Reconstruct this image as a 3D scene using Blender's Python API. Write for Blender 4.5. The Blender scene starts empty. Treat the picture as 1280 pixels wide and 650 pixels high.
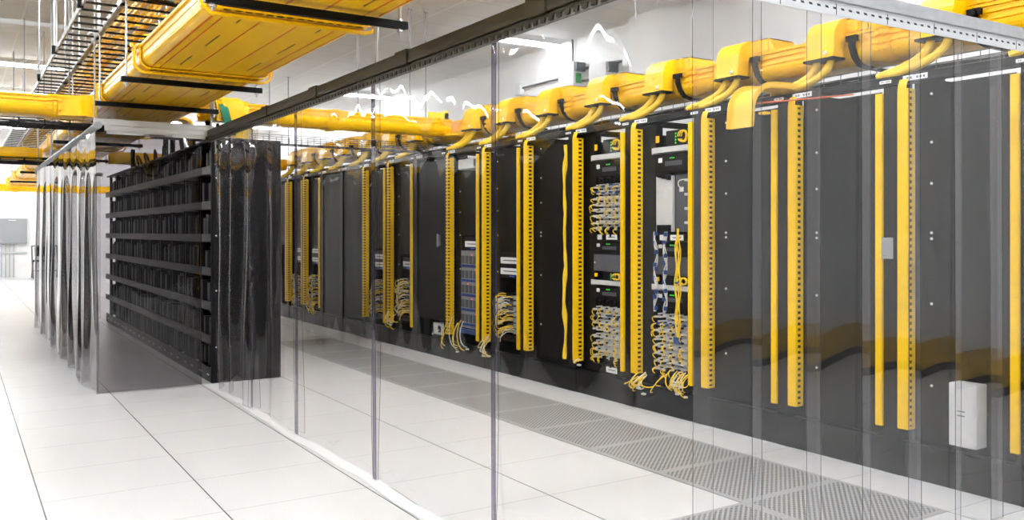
import bpy, math, random
from math import sin, cos, pi
R = random.Random(7)
S = bpy.context.scene
C = S.collection
T = 0.61                     # floor tile pitch
EYE = 1.934 * T

# ------------------------------------------------------------------ materials
def newmat(name):
    m = bpy.data.materials.new(name); m.use_nodes = True
    nt = m.node_tree; nt.nodes.clear()
    out = nt.nodes.new('ShaderNodeOutputMaterial')
    return m, nt, out

def principled(name, col, rough=.5, metal=0., spec=.5, noise=0., nscale=20., bump=0., bscale=60., emit=None, coat=0.):
    m, nt, out = newmat(name)
    b = nt.nodes.new('ShaderNodeBsdfPrincipled')
    b.inputs['Base Color'].default_value = (*col, 1)
    b.inputs['Roughness'].default_value = rough
    b.inputs['Metallic'].default_value = metal
    b.inputs['Specular IOR Level'].default_value = spec
    b.inputs['Coat Weight'].default_value = coat
    if emit:
        b.inputs['Emission Color'].default_value = (*emit[:3], 1)
        b.inputs['Emission Strength'].default_value = emit[3]
    tc = nt.nodes.new('ShaderNodeTexCoord')
    if noise:
        n = nt.nodes.new('ShaderNodeTexNoise'); n.inputs['Scale'].default_value = nscale
        n.inputs['Detail'].default_value = 4
        nt.links.new(tc.outputs['Object'], n.inputs['Vector'])
        mr = nt.nodes.new('ShaderNodeMapRange')
        mr.inputs['From Min'].default_value = .3; mr.inputs['From Max'].default_value = .7
        mr.inputs['To Min'].default_value = 1 - noise; mr.inputs['To Max'].default_value = 1 + noise
        nt.links.new(n.outputs['Fac'], mr.inputs['Value'])
        mx = nt.nodes.new('ShaderNodeMix'); mx.data_type = 'RGBA'; mx.blend_type = 'MULTIPLY'
        mx.inputs['Factor'].default_value = 1
        mx.inputs['A'].default_value = (*col, 1)
        nt.links.new(mr.outputs['Result'], mx.inputs['B'])
        nt.links.new(mx.outputs['Result'], b.inputs['Base Color'])
    if bump:
        n2 = nt.nodes.new('ShaderNodeTexNoise'); n2.inputs['Scale'].default_value = bscale
        nt.links.new(tc.outputs['Object'], n2.inputs['Vector'])
        bp = nt.nodes.new('ShaderNodeBump'); bp.inputs['Strength'].default_value = bump
        bp.inputs['Distance'].default_value = .01
        nt.links.new(n2.outputs['Fac'], bp.inputs['Height'])
        nt.links.new(bp.outputs['Normal'], b.inputs['Normal'])
    nt.links.new(b.outputs['BSDF'], out.inputs['Surface'])
    return m

def plastic_film(name, clear, haze, rough=.015, bump=.06, bscale=2.2, gain=1.0, hazecol=(.9, .9, .93)):
    """transparent PVC: Fresnel mirror over a clear body with a little haze"""
    m, nt, out = newmat(name)
    L = nt.links.new; N = nt.nodes.new
    geo = N('ShaderNodeNewGeometry')
    ior = N('ShaderNodeMapRange'); ior.inputs['To Min'].default_value = 1.5; ior.inputs['To Max'].default_value = 1 / 1.5
    L(geo.outputs['Backfacing'], ior.inputs['Value'])
    tc = N('ShaderNodeTexCoord')
    mp = N('ShaderNodeMapping'); mp.inputs['Scale'].default_value = (1, 1, .35)
    L(tc.outputs['Object'], mp.inputs['Vector'])
    n = N('ShaderNodeTexNoise'); n.inputs['Scale'].default_value = bscale; n.inputs['Detail'].default_value = 2
    L(mp.outputs['Vector'], n.inputs['Vector'])
    bp = N('ShaderNodeBump'); bp.inputs['Strength'].default_value = 1; bp.inputs['Distance'].default_value = bump
    L(n.outputs['Fac'], bp.inputs['Height'])
    fr = N('ShaderNodeFresnel'); L(ior.outputs['Result'], fr.inputs['IOR'])
    g = N('ShaderNodeMath'); g.operation = 'MULTIPLY'; g.inputs[1].default_value = gain; g.use_clamp = True
    L(fr.outputs['Fac'], g.inputs[0])
    tr = N('ShaderNodeBsdfTransparent'); tr.inputs['Color'].default_value = (*clear, 1)
    df = N('ShaderNodeBsdfTranslucent'); df.inputs['Color'].default_value = (*hazecol, 1)
    m1 = N('ShaderNodeMixShader'); m1.inputs['Fac'].default_value = haze
    L(tr.outputs['BSDF'], m1.inputs[1]); L(df.outputs['BSDF'], m1.inputs[2])
    gl = N('ShaderNodeBsdfGlossy'); gl.inputs['Roughness'].default_value = rough
    L(bp.outputs['Normal'], gl.inputs['Normal'])
    m2 = N('ShaderNodeMixShader'); L(g.outputs['Value'], m2.inputs['Fac'])
    L(m1.outputs['Shader'], m2.inputs[1]); L(gl.outputs['BSDF'], m2.inputs[2])
    L(m2.outputs['Shader'], out.inputs['Surface'])
    return m

def grid_mask(nt, val, off, pitch, half):
    """1 on the lines of a grid along one coordinate"""
    def M(op, a, b=None, c=None):
        n = nt.nodes.new('ShaderNodeMath'); n.operation = op
        for k, v in enumerate((a, b, c)):
            if v is None: continue
            if isinstance(v, (int, float)): n.inputs[k].default_value = v
            else: nt.links.new(v, n.inputs[k])
        return n.outputs['Value']
    x = M('SUBTRACT', val, off); x = M('DIVIDE', x, pitch); x = M('ADD', x, .5)
    x = M('FRACT', x); x = M('SUBTRACT', x, .5); x = M('ABSOLUTE', x); x = M('MULTIPLY', x, pitch)
    return M('LESS_THAN', x, half)

def floor_material():
    m, nt, out = newmat('floor_tile_laminate')
    L = nt.links.new; N = nt.nodes.new
    b = N('ShaderNodeBsdfPrincipled'); b.inputs['Roughness'].default_value = .32
    b.inputs['Specular IOR Level'].default_value = .35
    geo = N('ShaderNodeNewGeometry'); sep = N('ShaderNodeSeparateXYZ'); L(geo.outputs['Position'], sep.inputs['Vector'])
    gx = grid_mask(nt, sep.outputs['X'], .492 * T, T, .0026)
    gy = grid_mask(nt, sep.outputs['Y'], 7.856 * T, T, .0016)
    n = N('ShaderNodeTexNoise'); n.inputs['Scale'].default_value = 170; n.inputs['Detail'].default_value = 3
    L(geo.outputs['Position'], n.inputs['Vector'])
    cr = N('ShaderNodeMapRange'); cr.inputs['From Min'].default_value = .3; cr.inputs['From Max'].default_value = .7
    cr.inputs['To Min'].default_value = .93; cr.inputs['To Max'].default_value = 1.04
    L(n.outputs['Fac'], cr.inputs['Value'])
    base = N('ShaderNodeMix'); base.data_type = 'RGBA'; base.blend_type = 'MULTIPLY'; base.inputs['Factor'].default_value = 1
    base.inputs['A'].default_value = (.80, .795, .80, 1); L(cr.outputs['Result'], base.inputs['B'])
    a = N('ShaderNodeMix'); a.data_type = 'RGBA'; L(gy, a.inputs['Factor'])
    L(base.outputs['Result'], a.inputs['A']); a.inputs['B'].default_value = (.30, .26, .26, 1)
    c = N('ShaderNodeMix'); c.data_type = 'RGBA'; L(gx, c.inputs['Factor'])
    L(a.outputs['Result'], c.inputs['A']); c.inputs['B'].default_value = (.035, .03, .03, 1)
    L(c.outputs['Result'], b.inputs['Base Color'])
    L(b.outputs['BSDF'], out.inputs['Surface'])
    return m

def perforated_material():
    m, nt, out = newmat('perforated_tile_laminate')
    L = nt.links.new; N = nt.nodes.new
    b = N('ShaderNodeBsdfPrincipled'); b.inputs['Roughness'].default_value = .4
    tc = N('ShaderNodeTexCoord'); sep = N('ShaderNodeSeparateXYZ'); L(tc.outputs['Object'], sep.inputs['Vector'])
    def M(op, a, bb=None):
        n = N('ShaderNodeMath'); n.operation = op
        for k, v in enumerate((a, bb)):
            if v is None: continue
            if isinstance(v, (int, float)): n.inputs[k].default_value = v
            else: L(v, n.inputs[k])
        return n.outputs['Value']
    p = T * .92 / 19
    def cell(v, pp, sh=0.):
        x = M('DIVIDE', v, pp); x = M('ADD', x, .5 + sh); x = M('FRACT', x); x = M('SUBTRACT', x, .5); return M('MULTIPLY', x, pp)
    def dots(sh):
        cx = cell(sep.outputs['X'], p, sh); cy = cell(sep.outputs['Y'], p, sh)
        r = M('SQRT', M('ADD', M('POWER', M('ABSOLUTE', cx), 2.), M('POWER', M('ABSOLUTE', cy), 2.)))
        return M('LESS_THAN', r, .0065)
    hole = M('MAXIMUM', dots(0.), dots(.5))
    inside = M('MULTIPLY', M('LESS_THAN', M('ABSOLUTE', sep.outputs['X']), T * .46), M('LESS_THAN', M('ABSOLUTE', sep.outputs['Y']), T * .46))
    hole = M('MULTIPLY', hole, inside)
    mx = N('ShaderNodeMix'); mx.data_type = 'RGBA'; L(hole, mx.inputs['Factor'])
    mx.inputs['A'].default_value = (.47, .47, .475, 1); mx.inputs['B'].default_value = (.02, .02, .022, 1)
    L(mx.outputs['Result'], b.inputs['Base Color']); L(b.outputs['BSDF'], out.inputs['Surface'])
    return m

def ceiling_material():
    m, nt, out = newmat('ceiling_board')
    L = nt.links.new; N = nt.nodes.new
    b = N('ShaderNodeBsdfPrincipled'); b.inputs['Roughness'].default_value = .8
    geo = N('ShaderNodeNewGeometry'); sep = N('ShaderNodeSeparateXYZ'); L(geo.outputs['Position'], sep.inputs['Vector'])
    gx = grid_mask(nt, sep.outputs['X'], .61, 1.22, .012)
    gy = grid_mask(nt, sep.outputs['Y'], .3, .61, .006)
    a = N('ShaderNodeMix'); a.data_type = 'RGBA'; L(gy, a.inputs['Factor'])
    a.inputs['A'].default_value = (.77, .755, .735, 1); a.inputs['B'].default_value = (.60, .585, .56, 1)
    c = N('ShaderNodeMix'); c.data_type = 'RGBA'; L(gx, c.inputs['Factor'])
    L(a.outputs['Result'], c.inputs['A']); c.inputs['B'].default_value = (.85, .84, .83, 1)
    L(c.outputs['Result'], b.inputs['Base Color']); L(b.outputs['BSDF'], out.inputs['Surface'])
    return m

def tray_bottom_material(xc, hw):
    """yellow moulding whose underside carries red seams and dashed slots"""
    m, nt, out = newmat('yellow_tray_moulding')
    L = nt.links.new; N = nt.nodes.new
    b = N('ShaderNodeBsdfPrincipled'); b.inputs['Roughness'].default_value = .28
    tc = N('ShaderNodeTexCoord'); sep = N('ShaderNodeSeparateXYZ'); L(tc.outputs['Object'], sep.inputs['Vector'])
    def M(op, a, bb=None):
        n = N('ShaderNodeMath'); n.operation = op
        for k, v in enumerate((a, bb)):
            if v is None: continue
            if isinstance(v, (int, float)): n.inputs[k].default_value = v
            else: L(v, n.inputs[k])
        return n.outputs['Value']
    def near(v, at, half): return M('LESS_THAN', M('ABSOLUTE', M('SUBTRACT', v, at)), half)
    X, Y = sep.outputs['X'], sep.outputs['Y']
    red = None
    for q in (-.86, -.32, .22, .80, -1.0, 1.0):
        k = near(X, q * hw, .0042); red = k if red is None else M('MAXIMUM', red, k)
    dash = M('LESS_THAN', M('FRACT', M('DIVIDE', Y, .66)), .5)
    sl = None
    for q in (-.60, .60):
        k = near(X, q * hw, .0045); sl = k if sl is None else M('MAXIMUM', sl, k)
    sl = M('MULTIPLY', sl, dash)
    a = N('ShaderNodeMix'); a.data_type = 'RGBA'; L(red, a.inputs['Factor'])
    a.inputs['A'].default_value = (*YEL, 1); a.inputs['B'].default_value = (.60, .07, .003, 1)
    c = N('ShaderNodeMix'); c.data_type = 'RGBA'; L(sl, c.inputs['Factor'])
    L(a.outputs['Result'], c.inputs['A']); c.inputs['B'].default_value = (.10, .06, .01, 1)
    L(c.outputs['Result'], b.inputs['Base Color']); L(b.outputs['BSDF'], out.inputs['Surface'])
    return m

YEL = (.91, .51, .002)
M_floor = floor_material(); M_perf = perforated_material(); M_ceil = ceiling_material()
M_wall = principled('white_wall_paint', (.80, .795, .785), .6, noise=.02, nscale=3)
M_yellow = principled('yellow_moulded_plastic', YEL, .32, spec=.3, noise=.05, nscale=9)
M_yellow_duct = principled('yellow_finger_duct', (.92, .56, .003), .4, spec=.25, noise=.04)
M_yellow_pale = principled('pale_yellow_duct_plastic', (.90, .56, .06), .38, noise=.03)
M_yellow_cable = principled('yellow_fibre_jacket', (.93, .62, .03), .4)
M_tube = principled('yellow_corrugated_tube', (.88, .58, .04), .42)
M_black = principled('black_powder_coat', (.0045, .0045, .005), .4, spec=.14, noise=.1, nscale=60)
M_panel = principled('black_blank_panel', (.005, .005, .006), .45, spec=.10, noise=.15, nscale=90)
M_left = principled('charcoal_steel', (.006, .006, .007), .4, spec=.14)
M_shelf = principled('dark_grey_shelf_steel', (.032, .029, .031), .42, spec=.2)
M_card = principled('dark_card_face', (.030, .028, .031), .5, spec=.15)
M_grey = principled('grey_painted_steel', (.30, .31, .32), .45)
M_slate = principled('slate_grey_blank', (.085, .088, .10), .45)
M_light = principled('light_grey_enclosure', (.66, .66, .65), .5, noise=.05)
M_white = principled('white_label_stock', (.85, .85, .86), .5)
M_ink = principled('label_ink', (.10, .10, .12), .6)
M_galv = principled('galvanised_steel', (.50, .51, .52), .4, metal=.8, noise=.06, nscale=30)
M_rail = principled('light_grey_rail', (.50, .49, .47), .45, metal=.15)
M_galv_shade = principled('shaded_galv_channel', (.020, .015, .006), .42, metal=0., spec=.15)  # galvanised rail; dim yellowish reflection and shade put into the colour
M_clip = principled('dull_clip_strip', (.10, .095, .085), .45, metal=.5)
M_bar = principled('black_strut', (.004, .004, .004), .45, spec=.12)
M_inner = principled('brown_slot_shade', (.035, .014, .002), .6, spec=.1)
M_wire = principled('zinc_wire', (.16, .16, .16), .45, metal=.6)
M_blackcable = principled('black_cable_jacket', (.005, .005, .006), .5, spec=.15)
M_green = principled('green_cable_jacket', (.01, .20, .12), .45)
M_blue = principled('blue_connector', (.02, .06, .22), .45)
M_whitecable = principled('white_cable_jacket', (.75, .74, .70), .45)
M_led = principled('green_indicator', (.05, .6, .05), .4, emit=(.10, .8, .05, .5))
M_ledb = principled('blue_indicator', (.05, .1, .8), .4, emit=(.1, .2, 1., 2.))
M_ledr = principled('red_indicator', (.6, .05, .05), .4, emit=(1., .1, .08, 2.))
M_steel = principled('brushed_steel', (.62, .62, .62), .3, metal=.9)
M_screw = principled('bright_screw', (.80, .80, .80), .35, metal=.2)
M_green_paint = principled('green_sticker', (.03, .30, .06), .5)
M_red = principled('red_cable_jacket', (.55, .08, .01), .5)
M_conc = principled('grey_wall_paint', (.19, .19, .19), .7)
M_kerb = principled('black_rubber_kerb', (.012, .012, .012), .6)
M_kerby = principled('yellow_safety_paint', (.62, .36, .01), .5, noise=.1)
M_housing = principled('white_fixture_enamel', (.82, .82, .82), .5)
M_tube_light = principled('lit_fluorescent_tube', (1, 1, 1), .5, emit=(.93, .975, 1., 76.))
M_film = plastic_film('clear_pvc', (.994, .994, .996), .002, gain=.42, bump=.035)
M_film_fold = plastic_film('creased_pvc', (.975, .975, .98), .003, rough=.03, gain=.7, bump=.015, bscale=1.6)
M_film_left = plastic_film('creased_side_pvc', (.93, .925, .935), .003, rough=.03, gain=1.8, bump=.015, bscale=1.6)
M_seam = plastic_film('welded_seam_pvc', (.60, .58, .68), .02, gain=1.1, bump=.01)
M_film_smoke = plastic_film('smoky_pvc', (.68, .665, .68), .004, gain=.8)
M_film_strip = plastic_film('clear_flat_strip', (.978, .978, .984), .008, gain=.95, bump=.02, bscale=1.2)
def slotted_material():
    m, nt, out = newmat('slotted_zinc_strip')
    L = nt.links.new; N = nt.nodes.new
    b = N('ShaderNodeBsdfPrincipled'); b.inputs['Roughness'].default_value = .42; b.inputs['Metallic'].default_value = .5
    geo = N('ShaderNodeTexCoord'); sep = N('ShaderNodeSeparateXYZ'); L(geo.outputs['Object'], sep.inputs['Vector'])
    def M(op, a, bb):
        n = N('ShaderNodeMath'); n.operation = op
        for q, v in enumerate((a, bb)):
            if isinstance(v, (int, float)): n.inputs[q].default_value = v
            else: L(v, n.inputs[q])
        return n.outputs['Value']
    sx = M('ADD', sep.outputs['X'], M('MULTIPLY', sep.outputs['Z'], .45))
    slots = M('MULTIPLY', grid_mask(nt, sx, .01, .036, .0075), grid_mask(nt, sep.outputs['Z'], 1.896, 9., .0035))
    joint = M('MULTIPLY', grid_mask(nt, sep.outputs['X'], .05, .245, .0018), grid_mask(nt, sep.outputs['Z'], 1.893, 9., .018))
    c = N('ShaderNodeMix'); c.data_type = 'RGBA'; L(M('MAXIMUM', slots, joint), c.inputs['Factor'])
    c.inputs['A'].default_value = (.62, .63, .64, 1); c.inputs['B'].default_value = (.02, .02, .022, 1)
    L(c.outputs['Result'], b.inputs['Base Color']); L(b.outputs['BSDF'], out.inputs['Surface'])
    return m
M_slot = slotted_material()
M_edge = plastic_film('strip_edge', (.25, .24, .30), .06, gain=1.)

# ------------------------------------------------------------------ mesh builder
class MB:
    def __init__(s): s.v = []; s.f = []; s.m = []
    def add(s, vs, fs, m=0):
        o = len(s.v); s.v += vs; s.f += [tuple(i + o for i in f) for f in fs]; s.m += [m] * len(fs); return s
    def box(s, x0, x1, y0, y1, z0, z1, m=0):
        if x0 > x1: x0, x1 = x1, x0
        if y0 > y1: y0, y1 = y1, y0
        if z0 > z1: z0, z1 = z1, z0
        return s.add([(x0, y0, z0), (x1, y0, z0), (x1, y1, z0), (x0, y1, z0), (x0, y0, z1), (x1, y0, z1), (x1, y1, z1), (x0, y1, z1)],
              [(0, 3, 2, 1), (4, 5, 6, 7), (0, 1, 5, 4), (1, 2, 6, 5), (2, 3, 7, 6), (3, 0, 4, 7)], m)
    def tube(s, pts, r, n=6, m=0):
        rs = r if isinstance(r, (list, tuple)) else [r] * len(pts)
        vs = []; k = len(pts)
        up0 = None
        for i, p in enumerate(pts):
            a = pts[max(i - 1, 0)]; b = pts[min(i + 1, k - 1)]
            d = [b[j] - a[j] for j in range(3)]; l = math.sqrt(sum(q * q for q in d)) or 1; d = [q / l for q in d]
            if up0 is None:
                up0 = (0, 0, 1) if abs(d[2]) < .9 else (1, 0, 0)
            dot = sum(up0[j] * d[j] for j in range(3))
            u = [up0[j] - dot * d[j] for j in range(3)]; l = math.sqrt(sum(q * q for q in u))
            if l < 1e-4:
                u = [1, 0, 0] if abs(d[0]) < .9 else [0, 1, 0]; l = 1
            u = [q / l for q in u]; up0 = tuple(u)
            w = (d[1] * u[2] - d[2] * u[1], d[2] * u[0] - d[0] * u[2], d[0] * u[1] - d[1] * u[0])
            for q in range(n):
                t = 2 * pi * q / n
                vs.append(tuple(p[j] + rs[i] * (cos(t) * u[j] + sin(t) * w[j]) for j in range(3)))
        fs = []
        for i in range(k - 1):
            for q in range(n):
                fs.append((i * n + q, i * n + (q + 1) % n, (i + 1) * n + (q + 1) % n, (i + 1) * n + q))
        fs.append(tuple(range(n - 1, -1, -1))); fs.append(tuple((k - 1) * n + q for q in range(n)))
        return s.add(vs, fs, m)
    def cyl(s, p0, p1, r, n=8, m=0): return s.tube([p0, p1], r, n, m)
    def prism(s, prof, axis, a0, a1, m=0):
        """closed profile of (p,q) pairs extruded along axis: 'y' -> (x,z), 'x' -> (y,z), 'z' -> (x,y)"""
        n = len(prof); vs = []
        for a in (a0, a1):
            for p, q in prof:
                vs.append((p, a, q) if axis == 'y' else (a, p, q) if axis == 'x' else (p, q, a))
        fs = [(i, (i + 1) % n, n + (i + 1) % n, n + i) for i in range(n)]
        fs += [tuple(range(n - 1, -1, -1)), tuple(range(n, 2 * n))]
        return s.add(vs, fs, m)
    def ribbon(s, line, th, axis, a0, a1, m=0):
        """a thin shell of thickness th that follows an open line (p,q), extruded along axis"""
        n = len(line); off = []
        for i in range(n):
            a = line[max(i - 1, 0)]; b = line[min(i + 1, n - 1)]
            dx, dy = b[0] - a[0], b[1] - a[1]; l = math.hypot(dx, dy) or 1
            off.append((line[i][0] - dy / l * th, line[i][1] + dx / l * th))
        for i in range(n - 1):
            s.prism([line[i], line[i + 1], off[i + 1], off[i]], axis, a0, a1, m)
        return s
    def mesh(s, name, mats, loc=(0, 0, 0), smooth=False):
        me = bpy.data.meshes.new(name)
        me.from_pydata([(x - loc[0], y - loc[1], z - loc[2]) for x, y, z in s.v], [], s.f)
        for mm in (mats if isinstance(mats, (list, tuple)) else [mats]): me.materials.append(mm)
        me.polygons.foreach_set('material_index', s.m)
        if smooth: me.polygons.foreach_set('use_smooth', [True] * len(s.f))
        me.update()
        import bmesh
        bm = bmesh.new(); bm.from_mesh(me); bmesh.ops.recalc_face_normals(bm, faces=bm.faces); bm.to_mesh(me); bm.free()
        if smooth: me.set_sharp_from_angle(angle=math.radians(50))
        return me

def tag(o, label, cat, group=None, kind=None):
    if label: o['label'] = label
    if cat: o['category'] = cat
    if group: o['group'] = group
    if kind: o['kind'] = kind
    return o

def thing(name, label, cat, loc=(0, 0, 0), group=None):
    o = bpy.data.objects.new(name, None); C.objects.link(o); o.location = loc
    o.empty_display_size = .1
    return tag(o, label, cat, group)

def origin(o):
    p = [0, 0, 0]
    while o is not None:
        for j in range(3): p[j] += o.location[j]
        o = o.parent
    return p

def obj(name, mb, mats, parent=None, label=None, smooth=False, bevel=0., own=None):
    """one mesh object out of a builder given in world coordinates"""
    base = origin(parent) if parent else (0, 0, 0)
    loc = own or (0, 0, 0)
    tot = own if own else base
    me = mb.mesh(name, mats, tot, smooth)
    o = bpy.data.objects.new(name, me); C.objects.link(o)
    if parent: o.parent = parent
    if own: o.location = [own[j] - base[j] for j in range(3)]
    if label: o['label'] = label
    if bevel:
        b = o.modifiers.new('edge', 'BEVEL'); b.width = bevel; b.segments = 2; b.limit_method = 'ANGLE'
    return o

def share(name, me, parent, shift=(0, 0, 0), label=None):
    """another object that uses a mesh already made"""
    o = bpy.data.objects.new(name, me); C.objects.link(o); o.parent = parent; o.location = shift
    if label: o['label'] = label
    return o

def solo(name, mb, mats, label, cat, loc, group=None, kind=None, smooth=False, bevel=0.):
    me = mb.mesh(name, mats, loc, smooth)
    o = bpy.data.objects.new(name, me); C.objects.link(o); o.location = loc
    if bevel:
        b = o.modifiers.new('edge', 'BEVEL'); b.width = bevel; b.segments = 2; b.limit_method = 'ANGLE'
    return tag(o, label, cat, group, kind)

def struct(name, mb, mats, **k):
    o = obj(name, mb, mats, **k); o['kind'] = 'structure'; return o

def arc(cx, cy, r, a0, a1, n):
    return [(cx + r * cos(a0 + (a1 - a0) * i / n), cy + r * sin(a0 + (a1 - a0) * i / n)) for i in range(n + 1)]

def bez(p0, p1, p2, p3, n=12):
    o = []
    for i in range(n + 1):
        t = i / n; u = 1 - t
        o.append(tuple(u**3 * p0[j] + 3 * u * u * t * p1[j] + 3 * u * t * t * p2[j] + t**3 * p3[j] for j in range(3)))
    return o

# ------------------------------------------------------------------ the room
ZC = 3.6; XL, XR_, YB, YF = -5.0, 6.25, -4.5, 29.0
struct('floor', MB().box(XL - .2, XR_ + .2, YB - .2, YF + .2, -.1, 0), M_floor)
struct('ceiling', MB().box(XL - .2, XR_ + .2, YB - .2, YF + .2, ZC, ZC + .1), M_ceil)
struct('wall_right', MB().box(XR_, XR_ + .15, YB, YF, 0, ZC), M_wall)
struct('wall_left', MB().box(XL - .15, XL, YB, YF, 0, ZC), M_wall)
struct('wall_back', MB().box(XL, XR_, YF, YF + .15, 0, ZC), M_wall)
struct('wall_front', MB().box(XL, XR_, YB - .15, YB, 0, ZC), M_conc)
struct('trim_1', MB().box(XR_ - .16, XR_, 7.83, 8.45, 0, ZC), M_wall)          # pilaster on the right wall
struct('trim_2', MB().box(XL, 1.45, 12.72, 13.28, ZC - .05, ZC), M_housing)       # flat batten across the ceiling
k = MB().box(XR_ - .12, XR_, YB, 1.2, 0, .06)
struct('baseboard_right', k, M_kerb)
struct('trim_3', MB().box(XR_ - .10, XR_, YB, 1.2, .06, .26), M_kerby)

# ------------------------------------------------------------------ ceiling lights
def ceiling_light(x0, x1, y, label, group=None):
    t = thing('ceiling_light', label, 'ceiling light', ((x0 + x1) / 2, y, ZC), group)
    obj('housing', MB().prism([(y - .13, ZC), (y - .13, ZC - .02), (y - .10, ZC - .05), (y + .10, ZC - .05), (y + .13, ZC - .02), (y + .13, ZC)], 'x', x0, x1), M_housing, t)
    for s in (-.045, .045):
        obj('tube', MB().cyl((x0 + .03, y + s, ZC - .068), (x1 - .03, y + s, ZC - .068), .018, 10), M_tube_light, t, smooth=True)
rows = [-2.6, .7, 3.9, 7.0, 10.1, 12.2, 15.75, 18.95, 22.0, 25.2]
names = {10.1: 'nearest strip light seen above the right wall conduit', 15.75: 'strip light over the far end of the right rack row',
         18.95: 'farthest strip light seen through the clear curtain'}
lnames = {15.75: 'bright strip light left of the empty ladder rack, nearer one', 18.95: 'bright strip light above the yellow cross trough, second one',
          22.0: 'strip light beyond the first yellow cross trough', 25.2: 'farthest strip light by the white end wall'}
for y in rows:
    if y == 12.2: pass
    for (x0, x1) in ((-4.4, -1.9), (-1.2, 1.3), (2.1, 4.6) if y < 9 or y > 20 else (5.0, 5.0), (5.0, 6.15) if y > 9 or y == 3.9 else (5.0, 5.0)):  # unseen near aisle strips lengthened, one by the right wall added, for brightness
        if x1 - x0 < .1 or (y == 12.2): continue
        if x0 == 5.0 and y in names: ceiling_light(x0, x1, y, names[y])
        elif x0 == -1.2 and y in lnames: ceiling_light(x0, x1, y, lnames[y])
        else: ceiling_light(x0, x1, y, 'fluorescent strip light on the ceiling outside the picture', 'strip lights out of view')

# ------------------------------------------------------------------ perforated floor tiles
def ptile(i, j, label, first=[None]):
    x, y = (.492 + i + .5) * T, (7.856 + j + .5) * T
    if first[0] is None:
        h = T / 2 - .002
        first[0] = MB().prism([(-h, -h), (h, -h), (h, h), (-h, h)], 'z', 0, .004).mesh('perforated_tile', M_perf)
    o = bpy.data.objects.new('perforated_tile', first[0]); C.objects.link(o); o.location = (x, y, .0)
    tag(o, label, 'floor tile', 'perforated tiles along the rack row')
pt = ['nearest grey perforated tile in the long row, cut by the frame', 'second perforated tile of the long row, below the waterfall chute',
      'third perforated tile of the long row', 'fourth perforated tile of the long row', 'fifth perforated tile of the long row',
      'sixth perforated tile of the long row', 'seventh perforated tile of the long row', 'eighth perforated tile of the long row',
      'ninth perforated tile of the long row', 'tenth perforated tile of the long row', 'eleventh perforated tile of the long row',
      'twelfth perforated tile of the long row', 'farthest perforated tile, beside the black end panel']
for n_, j in enumerate(range(-4, 9)): ptile(4, j, pt[n_])
ptile(3, -4, 'perforated tile standing out of the row toward the curtain')

# ------------------------------------------------------------------ racks of the right row
XF = 3.66; PITCH = .73; Y0K = 2.83; HR = 1.935
rk_label = [
 'near end black rack with a pale junction box low on its blank panel',
 'second black rack from the near end, grey card on its narrow yellow strip',
 'third black rack from the near end, behind the yellow waterfall chute',
 'fourth black rack from the near end, open, with pale blank panels inside',
 'fifth black rack from the near end, open, with two dense fibre fields',
 'sixth black rack from the near end, blank panel and a wavy yellow cable edge',
 'seventh black rack from the near end, blank panel over two white labels',
 'eighth black rack from the near end, holding the grey and blue blade chassis',
 'ninth black rack from the near end, dark door with a small steel handle',
 'tenth black rack from the near end, one white label above fanned cables',
 'eleventh black rack from the near end, white labels at its narrow far strip',
 'twelfth black rack, plain dark front, nearer one of the plain pair',
 'thirteenth black rack, plain dark front, farther one of the plain pair',
 'fourteenth black rack from the near end, nearer of the far racks with paired labels',
 'fifteenth black rack from the near end, farther of the far racks with paired labels',
 'farthest black rack of the right row, mostly hidden behind the black end panel']

def finger_duct(y0, y1, style):
    """slotted vertical cable manager: solid front plate, slotted side facing the near end"""
    b = MB(); x0, x1 = XF - .03, XF + .028; z0, z1 = .235, 1.865; t = .004
    w1 = y1; w0 = y0
    n = int((z1 - z0) / .0302); p = (z1 - z0) / n
    if style == 'solid':
        b.box(x0, x0 + t, w0, w1, z0, z1)                        # front plate
        b.box(x0 + t, x1, w1 - t, w1, z0, z1)                    # far side
        b.box(x0 + t, x0 + .015, w0, w0 + t, z0, z1); b.box(x1 - .015, x1, w0, w0 + t, z0, z1)
        for i in range(n + 1):
            z = z0 + i * p; b.box(x0 + .015, x1 - .015, w0, w0 + t, max(z - .008, z0), min(z + .008, z1))
        b.box(x1 - t, x1, w0, w1, z0, z1)
        b.box(x0 + t + .012, x1 - t - .004, w0 + .014, w1 - t - .006, z0 + .01, z1 - .01, 1)   # dark fill that paints the shade inside the slots
    else:                                                        # open fingers on a spine
        b.box(x1 - .016, x1, w0 + .01, w1, z0, z1)
        b.box(x0, x0 + .006, w0 + (w1 - w0) * .38, w0 + (w1 - w0) * .62, z0, z1)
        for i in range(n):
            z = z0 + i * p
            b.box(x0, x0 + .006, w0, w1, z, z + p * .60)
            b.box(x0, x1, w0, w0 + .005, z, z + p * .60)
    return b

def duct_lip(y0, y1):
    b = MB(); ln = [(XF - .028, 1.865), (XF - .026, 1.882), (XF - .020, 1.895), (XF - .0135, 1.91)]
    b.ribbon(ln, .004, 'y', y0 + .008, y1 - .004)
    return b

lo = (XF, 0, 0)
def local(mbf): return mbf
mesh_cache = {}
def part(key, name, root, build, mats, label=None, smooth=False):
    """build() works in rack-local Y (0 = near edge, PITCH = far edge); meshes are shared between racks"""
    if key not in mesh_cache: mesh_cache[key] = build().mesh(name, mats, (XF, 0, 0), smooth)
    return share(name, mesh_cache[key], root, (0, 0, 0), label)

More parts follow.
